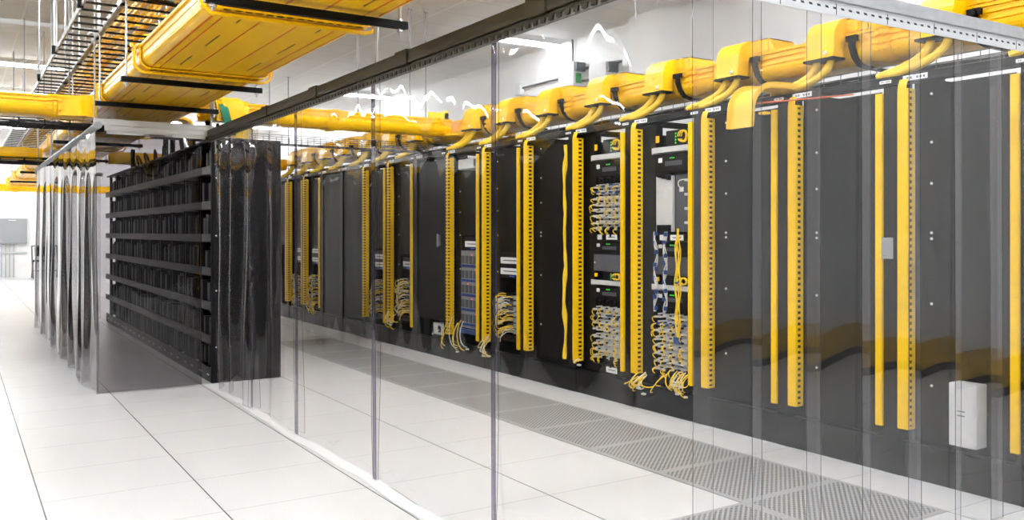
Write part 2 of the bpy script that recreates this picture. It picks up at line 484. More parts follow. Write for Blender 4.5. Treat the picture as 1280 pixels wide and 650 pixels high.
def frame_mb():
    b = MB(); D = .95
    b.box(XF, XF + .09, 0.004, .105, .0, HR)                         # near front post
    b.box(XF + .055, XF + .11, PITCH - .17, PITCH - .036, .0, HR)      # far mounting rail, set back
    b.box(XF + D - .06, XF + D, 0.004, .06, 0, HR); b.box(XF + D - .06, XF + D, PITCH - .06, PITCH - .002, 0, HR)
    b.box(XF + D - .06, XF + D, .06, PITCH - .06, HR - .06, HR)
    b.box(XF + .11, XF + D - .06, PITCH - .03, PITCH - .002, HR - .04, HR)
    return b
def header_mb(): return MB().box(XF - .012, XF + .05, .002, PITCH - .001, 1.895, HR)
def plinth_mb(): return MB().box(XF + .004, XF + .05, .105, PITCH - .002, 0, .17)
def side_mb(): return MB().box(XF + .11, XF + .89, PITCH - .036, PITCH - .030, .02, 1.84)  # added sheet that stops light so the rack interior stays dark
def base_mb(): return MB().box(XF + .05, XF + .90, .105, PITCH - .04, .06, .075)
def panel_mb(z0, z1): return lambda: MB().box(XF + .052, XF + .058, .16, PITCH - .165, z0, z1)
def back_mb(z1): return lambda: MB().box(XF + .60, XF + .605, .105, PITCH - .04, .08, z1)
def narrow_mb(): return MB().box(XF - .012, XF + .03, .108, .148, .225, 1.86)
def wavy_mb():
    b = MB()
    rr = random.Random(5)
    for q in range(4):
        ph = rr.random() * 6
        b.tube([(XF - .012 + .006 * sin(z * 9 + ph), .135 + .012 * sin(z * 14 + ph) + .006 * sin(z * 31 + q), z) for z in [.23 + i * 1.6 / 60 for i in range(61)]], .009, 6)
    return b
def label_mb(y0, y1, z0, z1, x=XF - .0145):
    b = MB().box(x, x + .003, y0, y1, z0, z1, 0)
    n = 6; w = (y1 - y0) * .8 / n
    for i in range(n):
        if i == 3: continue
        ya = y0 + (y1 - y0) * .1 + i * w
        b.box(x - .0006, x, ya, ya + w * .55, z0 + (z1 - z0) * .3, z1 - (z1 - z0) * .3, 1)
    return b
screw_me = MB().cyl((-.006, 0, 0), (0, 0, 0), .0065, 8).mesh('screw', M_screw)

racks = []
for kx in range(16):
    yk = Y0K + PITCH * kx; base = yk - PITCH
    rack = thing('equipment_rack', rk_label[kx], 'server rack', (XF, base, 0), 'black racks of the right row')
    racks.append(rack)
    part('frame', 'frame', rack, frame_mb, M_black)
    part('header', 'header', rack, header_mb, M_black)
    part('plinth', 'plinth', rack, plinth_mb, M_black)
    part('side', 'side_light_block', rack, side_mb, M_black)
    part('base', 'bottom_panel', rack, base_mb, M_black)
    style = 'solid' if kx <= 8 and kx != 7 else 'open'
    ym = M_yellow_duct
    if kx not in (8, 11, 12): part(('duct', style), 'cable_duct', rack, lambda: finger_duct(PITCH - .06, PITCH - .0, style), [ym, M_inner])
    if kx not in (8, 11, 12): part('lip', 'duct_lip', rack, lambda: duct_lip(PITCH - .06, PITCH), ym)
    if kx == 5: part('wavy', 'cable_bundle', rack, wavy_mb, M_yellow_cable, 'wavy yellow cables in place of the narrow strip')
    elif kx not in (8, 11, 12): part('narrow', 'narrow_duct', rack, narrow_mb, ym)
    part('lab1', 'header_label', rack, lambda: label_mb(PITCH - .16, PITCH - .02, 1.902, 1.928), [M_white, M_ink], 'white label')
    part('lab2', 'header_label', rack, lambda: label_mb(.05, .12, 1.905, 1.92), [M_white, M_ink], 'small white label')
    # fronts
    if kx in (0, 1, 2, 5): zr = (.17, 1.878)
    elif kx in (11, 12): zr = (.17, 1.88)
    elif kx == 6: zr = (1.0, 1.878)
    elif kx == 7: zr = (1.15, 1.72)
    elif kx == 9: zr = (.95, 1.85)
    elif kx in (10, 13, 14, 15): zr = (1.0, 1.85)
    else: zr = None
    if kx in (11, 12): part('door', 'door', rack, lambda: MB().box(XF + .012, XF + .03, .112, PITCH - .006, .175, 1.885), M_panel)
    elif zr: part(('panel', zr), 'blank_panel', rack, panel_mb(*zr), M_panel)
    if zr is None or zr[0] > .5:
        bz = {3: 1.70, 4: 1.70, 8: 1.85}.get(kx, 1.5)
        part(('back', bz), 'rear_panel', rack, back_mb(bz), M_black)
    if kx == 8:
        d = obj('door', MB().box(XF + .012, XF + .03, base + .112, base + PITCH - .006, .34, 1.86), M_panel, rack, bevel=.003)
        obj('handle', MB().box(XF - .012, XF + .012, base + .20, base + .225, 1.05, 1.15).box(XF - .018, XF - .008, base + .196, base + .229, 1.04, 1.16), M_steel, d, 'small steel handle', bevel=.002)
    zs = (1.836, 1.606, 1.41, 1.175, 1.147, .838, .449, .142) if kx in (1, 0, 2, 5, 11, 12) else (1.78, 1.55, 1.36, 1.15, .84)
    if kx in (0, 1, 2, 5, 6, 7, 9, 10):
        for z in zs: share('screw', screw_me, rack, (.055, PITCH - .135, z))
# end side panel on the near end of the row
# grey card on rack 1, junction box on rack 0
solo('asset_card', MB().box(XF - .016, XF - .0125, 2.868, 2.936, 1.048, 1.152, 0).box(XF - .0166, XF - .016, 2.905, 2.925, 1.062, 1.064, 1), [M_grey, M_ink],
     'small grey card stuck on a narrow yellow strip', 'card', (XF - .02, 2.9, 1.048), bevel=.0015)
jb = thing('junction_box', 'pale grey junction box low on the near end rack', 'junction box', (XF + .01, 2.47, .21))
obj('body', MB().box(XF - .035, XF + .0515, 2.40, 2.54, .21, .495), M_light, jb, bevel=.004)
obj('cover', MB().box(XF - .042, XF - .0355, 2.41, 2.53, .22, .485), M_light, jb, bevel=.002)
obj('rating_plate', MB().box(XF - .0428, XF - .042, 2.44, 2.50, .33, .40).box(XF - .0434, XF - .0428, 2.45, 2.49, .35, .355, 1).box(XF - .0434, XF - .0428, 2.45, 2.49, .37, .375, 1), [M_light, M_ink], jb)
for z in (.24, .46):
    obj('mounting_lug', MB().box(XF + .03, XF + .0515, 2.54, 2.565, z - .012, z + .012), M_screw, jb)

# ------------------------------------------------------------------ equipment in the open racks
EX = XF + .045          # equipment front plane
def eq(name, label, cat, kx, z0, z1, group=None):
    base = Y0K + PITCH * kx - PITCH
    return thing(name, label, cat, (EX, base + .36, z0), group), base + .165, base + PITCH - .17
def body(root, ya, yb, z0, z1, mat, depth=.45, x=EX, name='body'):
    return obj(name, MB().box(x, x + depth, ya, yb, z0, z1), mat, root, bevel=.002)
def led_row(root, ya, z, n=5, mat=None, pitch=.018):
    for i in range(n):
        obj('indicator', MB().box(EX - .002, EX, ya + i * pitch, ya + i * pitch + .008, z, z + .009), mat or M_led, root)

def switch(kx, z0, z1, label):
    t, ya, yb = eq('network_switch', label, 'network switch', kx, z0, z1, 'black switches in the open racks')
    body(t, ya, yb, z0, z1, M_black)
    w = (yb - ya); h = z1 - z0
    ports = MB()
    for i in range(10):
        y = ya + w * (.28 + .045 * i); ports.box(EX - .003, EX + .0, y, y + w * .03, z0 + h * .35, z0 + h * .6)
    obj('port_row', ports, M_slate, t)
    obj('name_plate', MB().box(EX - .002, EX, ya + w * .80, ya + w * .90, z0 + h * .55, z0 + h * .8), M_white, t, 'white name plate')
    led_row(t, ya + w * .48, z0 + h * .72, 3)
    return t
def media(kx, z0, z1, label):
    """small converter tray: black cans with a green light column, a yellow tag and looped cables"""
    t, ya, yb = eq('media_converter', label, 'network device', kx, z0, z1, 'small converters above the light shelves')
    w = yb - ya; h = z1 - z0
    body(t, ya + w * .12, yb - w * .3, z0, z1, M_black, .25)
    obj('yellow_tag', MB().box(EX - .003, EX, yb - w * .12, yb - w * .03, z0 + h * .3, z0 + h * .75), M_yellow, t)
    for i in range(4): obj('indicator', MB().box(EX - .002, EX, ya + w * .43, ya + w * .455, z0 + h * (.12 + .2 * i), z0 + h * (.22 + .2 * i)), M_led, t)
    b = MB()
    for q in range(3):
        rr = random.Random(kx * 9 + q)
        c = (EX - .02, ya + w * .16, z0 + h * .5)
        b.tube([(c[0] - .01 * q, c[1] + .03 * cos(a) * (1 + .2 * q), c[2] + h * .36 * sin(a)) for a in [i * 2 * pi / 14 for i in range(14)]], .004, 5)
    obj('cable_loop', b, M_yellow_cable, t, smooth=True)
def shelf(kx, z0, z1, label):
    t, ya, yb = eq('equipment_shelf', label, 'shelf', kx, z0, z1, 'light grey shelves in the open racks')
    obj('tray', MB().box(EX - .015, EX + .40, ya, yb, z0, z0 + .006).box(EX - .015, EX - .011, ya, yb, z0, z1), M_light, t)
    obj('ear', MB().box(EX - .004, EX + .002, yb, yb + .03, z0, z1), M_light, t)
def labelbar(kx, z0, z1, label, two=False):
    t, ya, yb = eq('label_bar', label, 'cable bar', kx, z0, z1, 'black label bars in the open racks')
    body(t, ya, yb, z0, z1, M_black, .04, EX - .02)
    w = yb - ya
    obj('label_card', MB().box(EX - .0215, EX - .02, ya + w * .18, ya + w * .52, z0 + .005, z1 - .005, 0).box(EX - .022, EX - .0215, ya + w * .24, ya + w * .46, (z0 + z1) / 2 - .003, (z0 + z1) / 2 + .003, 1), [M_white, M_ink], t, 'white card')
    if two: obj('label_card', MB().box(EX - .0215, EX - .02, ya + w * .66, ya + w * .80, z0 + .005, z1 - .005), M_white, t, 'white card')
def blank(kx, z0, z1, label):
    t, ya, yb = eq('blank_plate', label, 'blank panel', kx, z0, z1, 'slate grey blank plates in the open racks')
    obj('plate', MB().box(EX, EX + .004, ya, yb, z0, z1), M_slate, t, bevel=.001)
    for y in (ya + .015, yb - .015):
        obj('screw', MB().cyl((EX - .004, y, (z0 + z1) / 2), (EX, y, (z0 + z1) / 2), .006, 8), M_screw, t)

def fibre_field(kx, z0, z1, label, seed, ncol=4, nrow=8, blue=()):
    t, ya, yb = eq('patch_panel', label, 'patch panel', kx, z0, z1, 'fibre patch fields')
    rr = random.Random(seed)
    body(t, ya, yb, z0, z1, M_black, .30, EX + .06)
    w = (yb - ya) * .94 / ncol; h = (z1 - z0) / nrow
    jacks = MB(); plugs = MB(); cab = MB()
    for c in range(ncol):
        y = ya + .012 + c * w
        jacks.box(EX + .02, EX + .06, y, y + w * .12, z0 + .01, z1 - .005, 0)
        for r in range(nrow):
            z = z0 + r * h
            jacks.box(EX + .0, EX + .06, y + w * .12, y + w * .40, z + h * .18, z + h * .80, 0)
            jacks.box(EX - .004, EX + .06, y + w * .46, y + w * .74, z + h * .10, z + h * .34, 0)
            jacks.box(EX - .004, EX + .06, y + w * .46, y + w * .74, z + h * .50, z + h * .72, 0)
            jacks.box(EX - .012, EX + .0, y + w * .16, y + w * .30, z + h * .42, z + h * .60, 1)
            for q in range(2):
                yy = y + w * (.5 + .16 * q)
                zz = z + h * (.22 + .38 * rr.random())
                m = 1 if r in blue and rr.random() < .8 else 0
                plugs.box(EX - .032, EX - .004, yy, yy + w * .11, zz - .006, zz + .006, m)
                dy = (rr.random() - .5) * .05
                drop = h * (.35 + .8 * rr.random())
                if rr.random() < .62:
                    cab.tube(bez((EX - .032, yy + .006, zz), (EX - .062, yy + .006, zz), (EX - .058, yy + dy, zz - drop * .6), (EX - .028 - .02 * rr.random(), yy + dy, max(zz - drop, z0 - .06)), 6), .0034, 4)
    obj('connector_block', jacks, [M_light, M_black], t)
    obj('plug_set', plugs, [M_whitecable, M_blue], t)
    o = obj('patch_cable', cab, M_yellow_cable, t, smooth=True); o['kind'] = 'stuff'
    top = MB()
    for c in range(ncol):
        y = ya + .02 + c * w
        top.box(EX - .01, EX + .05, y, y + w * .22, z1, z1 + .03); top.box(EX - .02, EX + .03, y + w * .4, y + w * .55, z1 - .01, z1 + .045)
        if c < 3: top.box(EX - .03, EX, y + w * .3, y + w * .42, z0 - .045, z0 + .03)
    obj('fixing_clip', top, M_black, t)
    return t

for kx, nm in ((4, 'fifth'), (3, 'fourth')):
    w_ = 'rack with two fibre fields' if kx == 4 else 'rack with pale hanging panels'
    media(kx, 1.735, 1.835, 'small converter with green lights at the top of the ' + w_)
    shelf(kx, 1.69, 1.732, 'light grey shelf near the top of the ' + w_)
    switch(kx, 1.565, 1.688, 'black switch under the top shelf of the ' + w_)
    labelbar(kx, 1.12, 1.165, 'black bar with white cards halfway down the ' + w_, True)
    switch(kx, 1.02, 1.115, 'black switch right under the middle bar of the ' + w_)
    blank(kx, .90, 1.018, 'slate grey blank plate in the middle of the ' + w_)
    media(kx, .838, .897, 'small converter with green lights low in the ' + w_)
    shelf(kx, .797, .835, 'light grey shelf in the lower half of the ' + w_)
    switch(kx, .69, .795, 'black switch above the lower fibre field of the ' + w_)
    fibre_field(kx, .27, .66, 'lower fibre patch field with yellow cables in the ' + w_, 40 + kx, blue=(6,))
    labelbar(kx, .185, .235, 'black bar with white card below the fibre field of the ' + w_)
fibre_field(4, 1.185, 1.53, 'upper fibre patch field of the rack with two fibre fields', 77, blue=(6, 7))
# fourth rack: pale cover panels and a dark bay instead of the upper field
b3 = Y0K + PITCH * 3 - PITCH
pale = [('wide', .385, .47), ('second', .475, .505), ('narrow', .51, .56)]
for nm, a, c in pale:
    solo('cover_strip', MB().box(EX + .01, EX + .03, b3 + a, b3 + c, 1.18, 1.545), M_light,
         {'wide': 'widest pale cover strip in the upper bay of the open rack', 'second': 'thin middle pale cover strip in the upper bay of the open rack', 'narrow': 'leftmost pale cover strip in the upper bay of the open rack'}[nm],
         'cover', (EX + .01, b3 + a, 1.18), 'pale cover strips', bevel=.002)
t = thing('side_module', 'pale bracket module with four arms at the right of the upper bay', 'module', (EX, b3 + .19, 1.2))
obj('upright', MB().box(EX - .01, EX + .03, b3 + .168, b3 + .195, 1.19, 1.56), M_light, t, bevel=.002)
for z in (1.23, 1.32, 1.41, 1.50):
    obj('arm', MB().box(EX - .01, EX + .01, b3 + .195, b3 + .24, z, z + .016), M_light, t)
obj('tag', MB().box(EX - .014, EX - .012, b3 + .245, b3 + .285, 1.435, 1.465), M_white, t)
obj('lead', MB().tube(bez((EX - .012, b3 + .22, 1.51), (EX - .05, b3 + .29, 1.52), (EX - .04, b3 + .27, 1.46), (EX - .013, b3 + .265, 1.46), 8), .004, 5), M_whitecable, t, smooth=True)
solo('bay_plate', MB().box(EX + .03, EX + .036, b3 + .20, b3 + .38, 1.18, 1.55), M_slate, 'dark grey plate between pale strips and bracket module', 'blank panel', (EX + .03, b3 + .2, 1.18))
for q in range(3):
    solo('cable_finger', MB().box(EX - .02, EX + .03, b3 + .40 + q * .05, b3 + .415 + q * .05, 1.165, 1.225), M_black,
         ['right black cable finger under the pale strips', 'middle black cable finger under the pale strips', 'left black cable finger under the pale strips'][q], 'cable finger', (EX, b3 + .4 + q * .05, 1.165), 'black cable fingers under the pale strips')
    solo('cable_finger', MB().box(EX - .02, EX + .03, b3 + .40 + q * .05, b3 + .412 + q * .05, 1.515 + .01 * q, 1.56), M_black,
         ['right black cable finger above the pale strips', 'middle black cable finger above the pale strips', 'left black cable finger above the pale strips'][q], 'cable finger', (EX, b3 + .4 + q * .05, 1.5), 'black cable fingers above the pale strips')
# hanging cable bundles in front of the fourth rack
def hanging_bundle(y, z0, z1, label, yellow=False):
    t = thing('cable_bundle', label, 'cable bundle', (EX - .03, y, z1), 'bundles hanging down the open rack')
    rr = random.Random(int(y * 1000)); b = MB(); n = 22
    for q in range(4 if not yellow else 5):
        ph = rr.random() * 6; a = .012 if not yellow else .006
        pts = []
        for i in range(n + 1):
            z = z1 - (z1 - z0) * i / n
            e = sin(pi * i / n) if yellow else 1
            pts.append((EX - .035 + a * sin(z * 28 + ph), y + (a * cos(z * 28 + ph)) + (.006 * (q - 2) * (1 + e) if yellow else 0), z))
        b.tube(pts, .0042, 5, 0)
    obj('jacket', b, M_yellow_cable if yellow else M_whitecable, t, smooth=True)
    p = MB()
    if yellow:
        p.box(EX - .05, EX - .02, y - .014, y + .014, (z0 + z1) / 2, (z0 + z1) / 2 + .012)
        for q in range(5): p.box(EX - .05, EX - .025, y - .03 + q * .012, y - .022 + q * .012, z0 - .03, z0 + .01)
    else:
        for i in range(9):
            z = z0 + (z1 - z0) * (i + rr.random() * .6) / 9
            p.box(EX - .052, EX - .03, y - .016 + .014 * (i % 2), y - .004 + .014 * (i % 2), z, z + .026)
    obj('connector', p, M_blue, t)
hanging_bundle(b3 + .505, .66, 1.18, 'white and blue cable bundle hanging left in the open rack')
hanging_bundle(b3 + .405, .66, 1.18, 'white and blue cable bundle hanging in the middle of the open rack')
hanging_bundle(b3 + .275, .50, 1.20, 'long yellow cable bundle hanging right in the open rack', True)

def loose_cables(name, label, kx, ya, yb, zt, zb, n, seed, mats=None, group=None, spread=.10, x=None):
    """a tuft of loose patch cables drooping out of a rack"""
    rr = random.Random(seed); base = Y0K + PITCH * kx - PITCH
    loc = (EX - .05, base + (ya + yb) / 2, zt)
    b = MB(); xx = EX - .03 if x is None else x
    for q in range(n):
        y0 = base + ya + (yb - ya) * rr.random(); z0 = zt - rr.random() * (zt - zb) * .25
        y1 = y0 + (rr.random() - .5) * 2 * spread; z1 = zb + rr.random() * (zt - zb) * .35
        m = 1 if rr.random() < .25 else 0
        b.tube(bez((xx, y0, z0), (xx - .06, y0 + .02, z0 - (z0 - z1) * .4), (xx - .07, y1, z1 + .02), (xx - .02 * rr.random(), y1 + (rr.random() - .5) * .1, z1 + rr.random() * .05), 9), .0036, 5, m)
        if m:
            b.box(xx - .02, xx + .0, y1 - .02, y1 + .01, z1, z1 + .012, 1)
    return solo(name, b, mats or [M_yellow_cable, M_whitecable], label, 'cables', loc, group, 'stuff', smooth=True)
loose_cables('loose_cables', 'tangle of yellow and white cable ends under the fourth rack duct', 3, .52, .66, .26, .10, 14, 3, spread=.13, x=XF - .03)
loose_cables('loose_cables', 'yellow cables drooping at the bottom right of the fourth rack', 3, .17, .30, .30, .13, 12, 4, spread=.06)
loose_cables('loose_cables', 'two yellow cables trailing over the fourth rack base', 3, .36, .42, .30, .09, 3, 5, spread=.14)
loose_cables('loose_cables', 'short yellow cable ends under the fifth rack duct', 4, .60, .66, .27, .20, 3, 6, spread=.05, x=XF - .02)
# seventh rack: twin labels and messy modules
def twin_labels(kx, zs, label, width=.33, ya=.17):
    base = Y0K + PITCH * kx - PITCH
    t = thing('label_holder', label, 'label holder', (EX - .02, base + .3, zs[-1]))
    obj('bracket', MB().box(EX - .012, EX + .02, base + ya - .005, base + ya + width + .01, zs[-1] - .03, zs[0] + .09), M_black, t)
    for z in zs:
        obj('label_card', MB().box(EX - .0145, EX - .012, base + ya, base + ya + width, z, z + .052, 0).box(EX - .015, EX - .0145, base + ya + .04, base + ya + width - .05, z + .022, z + .03, 1), [M_white, M_ink], t, 'white card')
    for i in range(3): obj('indicator', MB().box(EX - .013, EX - .012, base + ya + .10 + .03 * i, base + ya + .106 + .03 * i, zs[-1] - .018, zs[-1] - .010), M_ledb, t)
twin_labels(6, (.915, .825), 'pair of white label cards in the seventh rack')
def modules(kx, z0, z1, label, seed, n=7):
    t, ya, yb = eq('distribution_module', label, 'patch panel', kx, z0, z1, 'half height cable modules')
    rr = random.Random(seed)
    b = MB(); cab = MB()
    h = (z1 - z0) / n
    b.box(EX + .06, EX + .3, ya, yb, z0, z1, 1)
    for r in range(n):
        z = z0 + r * h
        b.box(EX + .0, EX + .06, ya + .01, ya + .14, z + h * .1, z + h * .8, 0)
        b.box(EX + .02, EX + .06, ya + .17, yb - .12, z + h * .2, z + h * .7, 2)
        for q in range(6):
            y = ya + .14 + rr.random() * .22; zz = z + h * rr.random()
            cab.tube(bez((EX + .02, y, zz), (EX - .07, y + .03, zz + .03), (EX - .08, y + .10 * rr.random(), zz - .06), (EX - .01, yb - .05 + .1 * rr.random(), zz - .12 * rr.random()), 7), .004, 4, 0 if rr.random() < .55 else 1)
    obj('block', b, [M_grey, M_black, M_slate], t)
    o = obj('patch_cable', cab, [M_yellow_cable, M_whitecable], t, smooth=True); o['kind'] = 'stuff'
    obj('lower_bar', MB().box(EX - .02, EX + .03, ya, yb, z0 - .06, z0 - .015), M_black, t)
modules(6, .33, .66, 'grey modules with messy white cables in the seventh rack', 11)
modules(9, .33, .70, 'grey modules with fanned yellow cables in the tenth rack', 12)
modules(10, .30, .66, 'grey modules with yellow cables in the eleventh rack', 13)
modules(13, .25, .64, 'grey modules with pale cable loops in the second farthest rack', 14)
modules(14, .25, .62, 'grey modules with cables in the farthest rack', 15)
twin_labels(9, (.825,), 'single white label card in the tenth rack', .26)
twin_labels(10, (.885, .80), 'pair of white label cards in the eleventh rack', .33)
twin_labels(13, (.91, .80), 'pair of white label cards in the second farthest rack', .36)
twin_labels(14, (.91, .80), 'pair of white label cards in the farthest rack', .30)
loose_cables('loose_cables', 'yellow cables hanging below the seventh rack duct', 6, .58, .68, .30, .08, 8, 21, spread=.08, x=XF - .02)
loose_cables('loose_cables', 'yellow cables hanging below the tenth rack duct', 9, .48, .68, .36, .16, 10, 22, spread=.08, x=XF - .02)
loose_cables('loose_cables', 'yellow cables looping over the bottom of the eighth rack', 7, .30, .68, .42, .08, 7, 23, spread=.16, x=XF - .02)
loose_cables('loose_cables', 'yellow cables looping over the bottom of the second farthest rack', 13, .2, .6, .34, .10, 9, 24, spread=.1)
# eighth rack: blade chassis and the small grey box at the top
t, ya, yb = eq('blade_chassis', 'grey blade chassis with blue latches and red lights in the eighth rack', 'server', 7, .31, 1.01)
body(t, ya, yb, .31, 1.01, M_grey, .5)
bl = MB(); lat = MB()
w = (yb - ya) / 5
for r in range(5):
    z = .33 + r * .132
    for c in range(5):
        y = ya + c * w + w * .12
        bl.box(EX - .006, EX, y, y + w * .66, z + .035, z + .105)
        lat.box(EX - .012, EX, y, y + w * .70, z + .004, z + .026)
    obj('indicator', MB().box(EX - .009, EX - .006, ya + w * (1 + r % 3), ya + w * (1 + r % 3) + .012, z + .11, z + .12), M_ledr, t)
obj('blade_front', bl, M_slate, t); obj('latch', lat, M_blue, t, 'blue latches')
obj('green_light', MB().box(EX - .004, EX, ya + .02, ya + .05, .965, .99), M_led, t)
obj('blue_bar', MB().box(EX - .03, EX - .006, ya, yb + .02, .265, .305), M_blue, t)
twin_labels(7, (1.045,), 'single white label card above the blade chassis', .28)
t, ya, yb = eq('terminal_box', 'pale grey box at the top of the eighth rack', 'box', 7, 1.74, 1.835)
obj('body', MB().box(EX - .03, EX + .2, ya + .09, yb, 1.745, 1.835), M_light, t, bevel=.004)
obj('socket_block', MB().box(EX - .03, EX + .1, ya, ya + .085, 1.76, 1.825), M_slate, t, bevel=.003)
# ninth rack: small device on the floor of the rack
t, ya, yb = eq('power_unit', 'small light grey power unit at the foot of the ninth rack', 'power unit', 8, .20, .31)
obj('body', MB().box(EX - .02, EX + .2, ya, yb - .16, .20, .31), M_light, t, bevel=.004)
obj('socket', MB().box(EX - .024, EX - .02, ya + .06, ya + .12, .225, .285), M_black, t)
obj('lead', MB().tube(bez((EX - .024, ya + .09, .25), (EX - .1, ya + .12, .20), (EX - .04, ya + .2, .19), (EX - .0, ya + .3, .20), 8), .005, 5), M_whitecable, t, smooth=True)

# ------------------------------------------------------------------ yellow trough above the right row
TX0, TX1, TZ0, TZ1 = 3.82, 4.10, 2.075, 2.235
def trough_profile(x0, x1, z0, z1):
    r = .072
    ln = [(x0 - .012, z1), (x0 - .012, z1 - .012), (x0, z1 - .012), (x0, z1 - .040), (x0 + .012, z1 - .044), (x0 + .012, z1 - .060), (x0, z1 - .064), (x0, z0 + r + .014), (x0 + .008, z0 + r + .010), (x0 + .008, z0 + r + .003),
          (x0 + .002, z0 + r)] + arc(x0 + r + .002, z0 + r, r, pi, 1.5 * pi, 7)
    rt = [(x0 + x1 - p, q) for p, q in reversed(ln)]
    return ln + rt
TY0, TY1 = 1.75, 13.5
rt_ = thing('cable_trough', 'long yellow fibre trough with hoods above the right rack row', 'cable trough', (3.96, TY0, TZ0))
obj('channel', MB().ribbon(list(reversed(trough_profile(TX0, TX1, TZ0, TZ1))), .004, 'y', TY0, TY1), M_yellow, rt_)
def coupler(y, x0, x1, z0, z1, w=.09):
    b = MB()
    pr = trough_profile(x0 - .008, x1 + .008, z0 - .008, z1 + .006)
    b.ribbon(list(reversed(pr)), .006, 'y', y, y + w)
    b.ribbon(list(reversed(trough_profile(x0 - .016, x1 + .016, z0 - .016, z1 + .008))), .006, 'y', y + w * .42, y + w * .58)
    for zz in (z1 - .03, z1 - .07, z0 + .05):
        for q in (.1, .7): b.box(x0 - .026, x0 - .008, y + w * q, y + w * (q + .2), zz - .012, zz + .012)
    return b
for y in (3.02, 4.55, 6.05, 7.4, 9.3, 11.5): obj('coupler', coupler(y, TX0, TX1, TZ0, TZ1), M_yellow, rt_)
cab = MB()
for q in range(9):
    x = TX0 + .04 + .024 * q
    cab.tube([(x + .008 * sin(i * 1.7 + q), TY0 + (TY1 - TY0) * i / 40, TZ0 + .03 + .014 * sin(i * .9 + q * 2) + .012 * (q % 3)) for i in range(41)], .010, 5)
o = obj('fibre_cable', cab, M_yellow_cable, rt_, smooth=True); o['kind'] = 'stuff'

hoods = [1.95, 2.68, 3.41, 4.15, 4.88, 5.60, 6.33, 7.02, 7.66, 8.95, 9.65, 10.35, 11.1, 11.8, 12.55, 13.2]
def hood_mb(y):
    b = MB(); w = .10
    # curved roof that runs over the side of the trough and down toward the aisle
    line = [(4.03, 2.245), (4.03, 2.285)] + arc(4.0, 2.285, .03, 0, .5 * pi, 3)[1:] + [(3.90, 2.318)] + arc(3.83, 2.213, .105, .42 * pi, pi, 9) + [(3.722, 2.16), (3.712, 2.105)]
    b.ribbon(list(reversed(line)), .006, 'y', y - w, y + w)
    # cheeks
    prof = [(3.712, 2.105), (3.722, 2.16)] + list(reversed(arc(3.83, 2.213, .105, .42 * pi, pi, 9))) + [(3.90, 2.318), (4.0, 2.315), (4.03, 2.285), (4.03, 2.245), (3.835, 2.245), (3.80, 2.20), (3.795, 2.105)]
    for yy in (y - w, y + w - .006): b.prism(prof, 'y', yy, yy + .006)
    # flared shoulders along the trough
    for s, e in ((-1, .15), (1, .03)):
        cur = [(y + s * w, 2.318), (y + s * (w + e), 2.318), (y + s * (w + e + .012), 2.29), (y + s * (w + e + .03), 2.262), (y + s * (w + e + .06), 2.247), (y + s * (w + e + .09), 2.243), (y + s * w, 2.243)]
        b.prism(cur, 'x', 3.818, 3.826); b.prism(cur, 'x', 4.02, 4.026)
        b.box(3.818, 4.026, y + s * w, y + s * (w + e), 2.312, 2.318)
        b.box(3.818, 4.026, y + s * (w + e - .006), y + s * (w + e), 2.243, 2.318)
        b.box(3.806, 3.818, y + s * (w + e * .5) - .008, y + s * (w + e * .5) + .008, 2.243, 2.318)
    # front rib and rolled edge
    return b
def corrugated(pts, r, k=3):
    """resample a path and pulse the radius"""
    L = [0]
    for a, c in zip(pts, pts[1:]): L.append(L[-1] + math.dist(a, c))
    n = int(L[-1] / .0065); out = []; rs = []
    j = 0
    for i in range(n + 1):
        s = L[-1] * i / n
        while j < len(L) - 2 and L[j + 1] < s: j += 1
        f = (s - L[j]) / max(L[j + 1] - L[j], 1e-6)
        out.append(tuple(pts[j][q] + f * (pts[j + 1][q] - pts[j][q]) for q in range(3))); rs.append(r * (1.06 if i % 2 else .94))
    return out, rs
for n_, y in enumerate(hoods):
    w = .10
    hm = obj('exit_hood', hood_mb(y), M_yellow, rt_)
    obj('bracket', MB().ribbon([(3.792, 2.215), (3.792, 2.16), (3.815, 2.105), (3.86, 2.066), (3.91, 2.055), (4.07, 2.055)], .012, 'y', y - .175, y - .135)
        .cyl((3.80, y - .165, 2.195), (3.765, y - .165, 2.195), .018, 8).box(3.775, 3.80, y - .20, y - .13, 2.185, 2.215), M_bar, hm)
    obj('outlet', MB().box(3.704, 3.80, y - w - .008, y + w + .008, 2.096, 2.108), M_bar, hm, 'dark plate painting the shade in the hood opening')  # dark plate stands for the shade in the hood opening
    obj('bolt', MB().cyl((3.716, y - .05, 2.135), (3.700, y - .05, 2.13), .012, 6), M_screw, hm)
    for q in range(2):
        off = -.055 + .10 * q
        d = .27 + .05 * R.random()
        p0 = (3.755, y + off, 2.135)
        pts = bez(p0, (3.752, y + off, 2.03), (3.73, y + off + d * .30, 1.99), (3.69 - .0 * q, y + off + d, 1.945 + .004 * q), 14)
        pp, rs = corrugated(pts, .021)
        obj('drop_tube', MB().tube(pp, rs, 9), M_tube, hm, smooth=False)

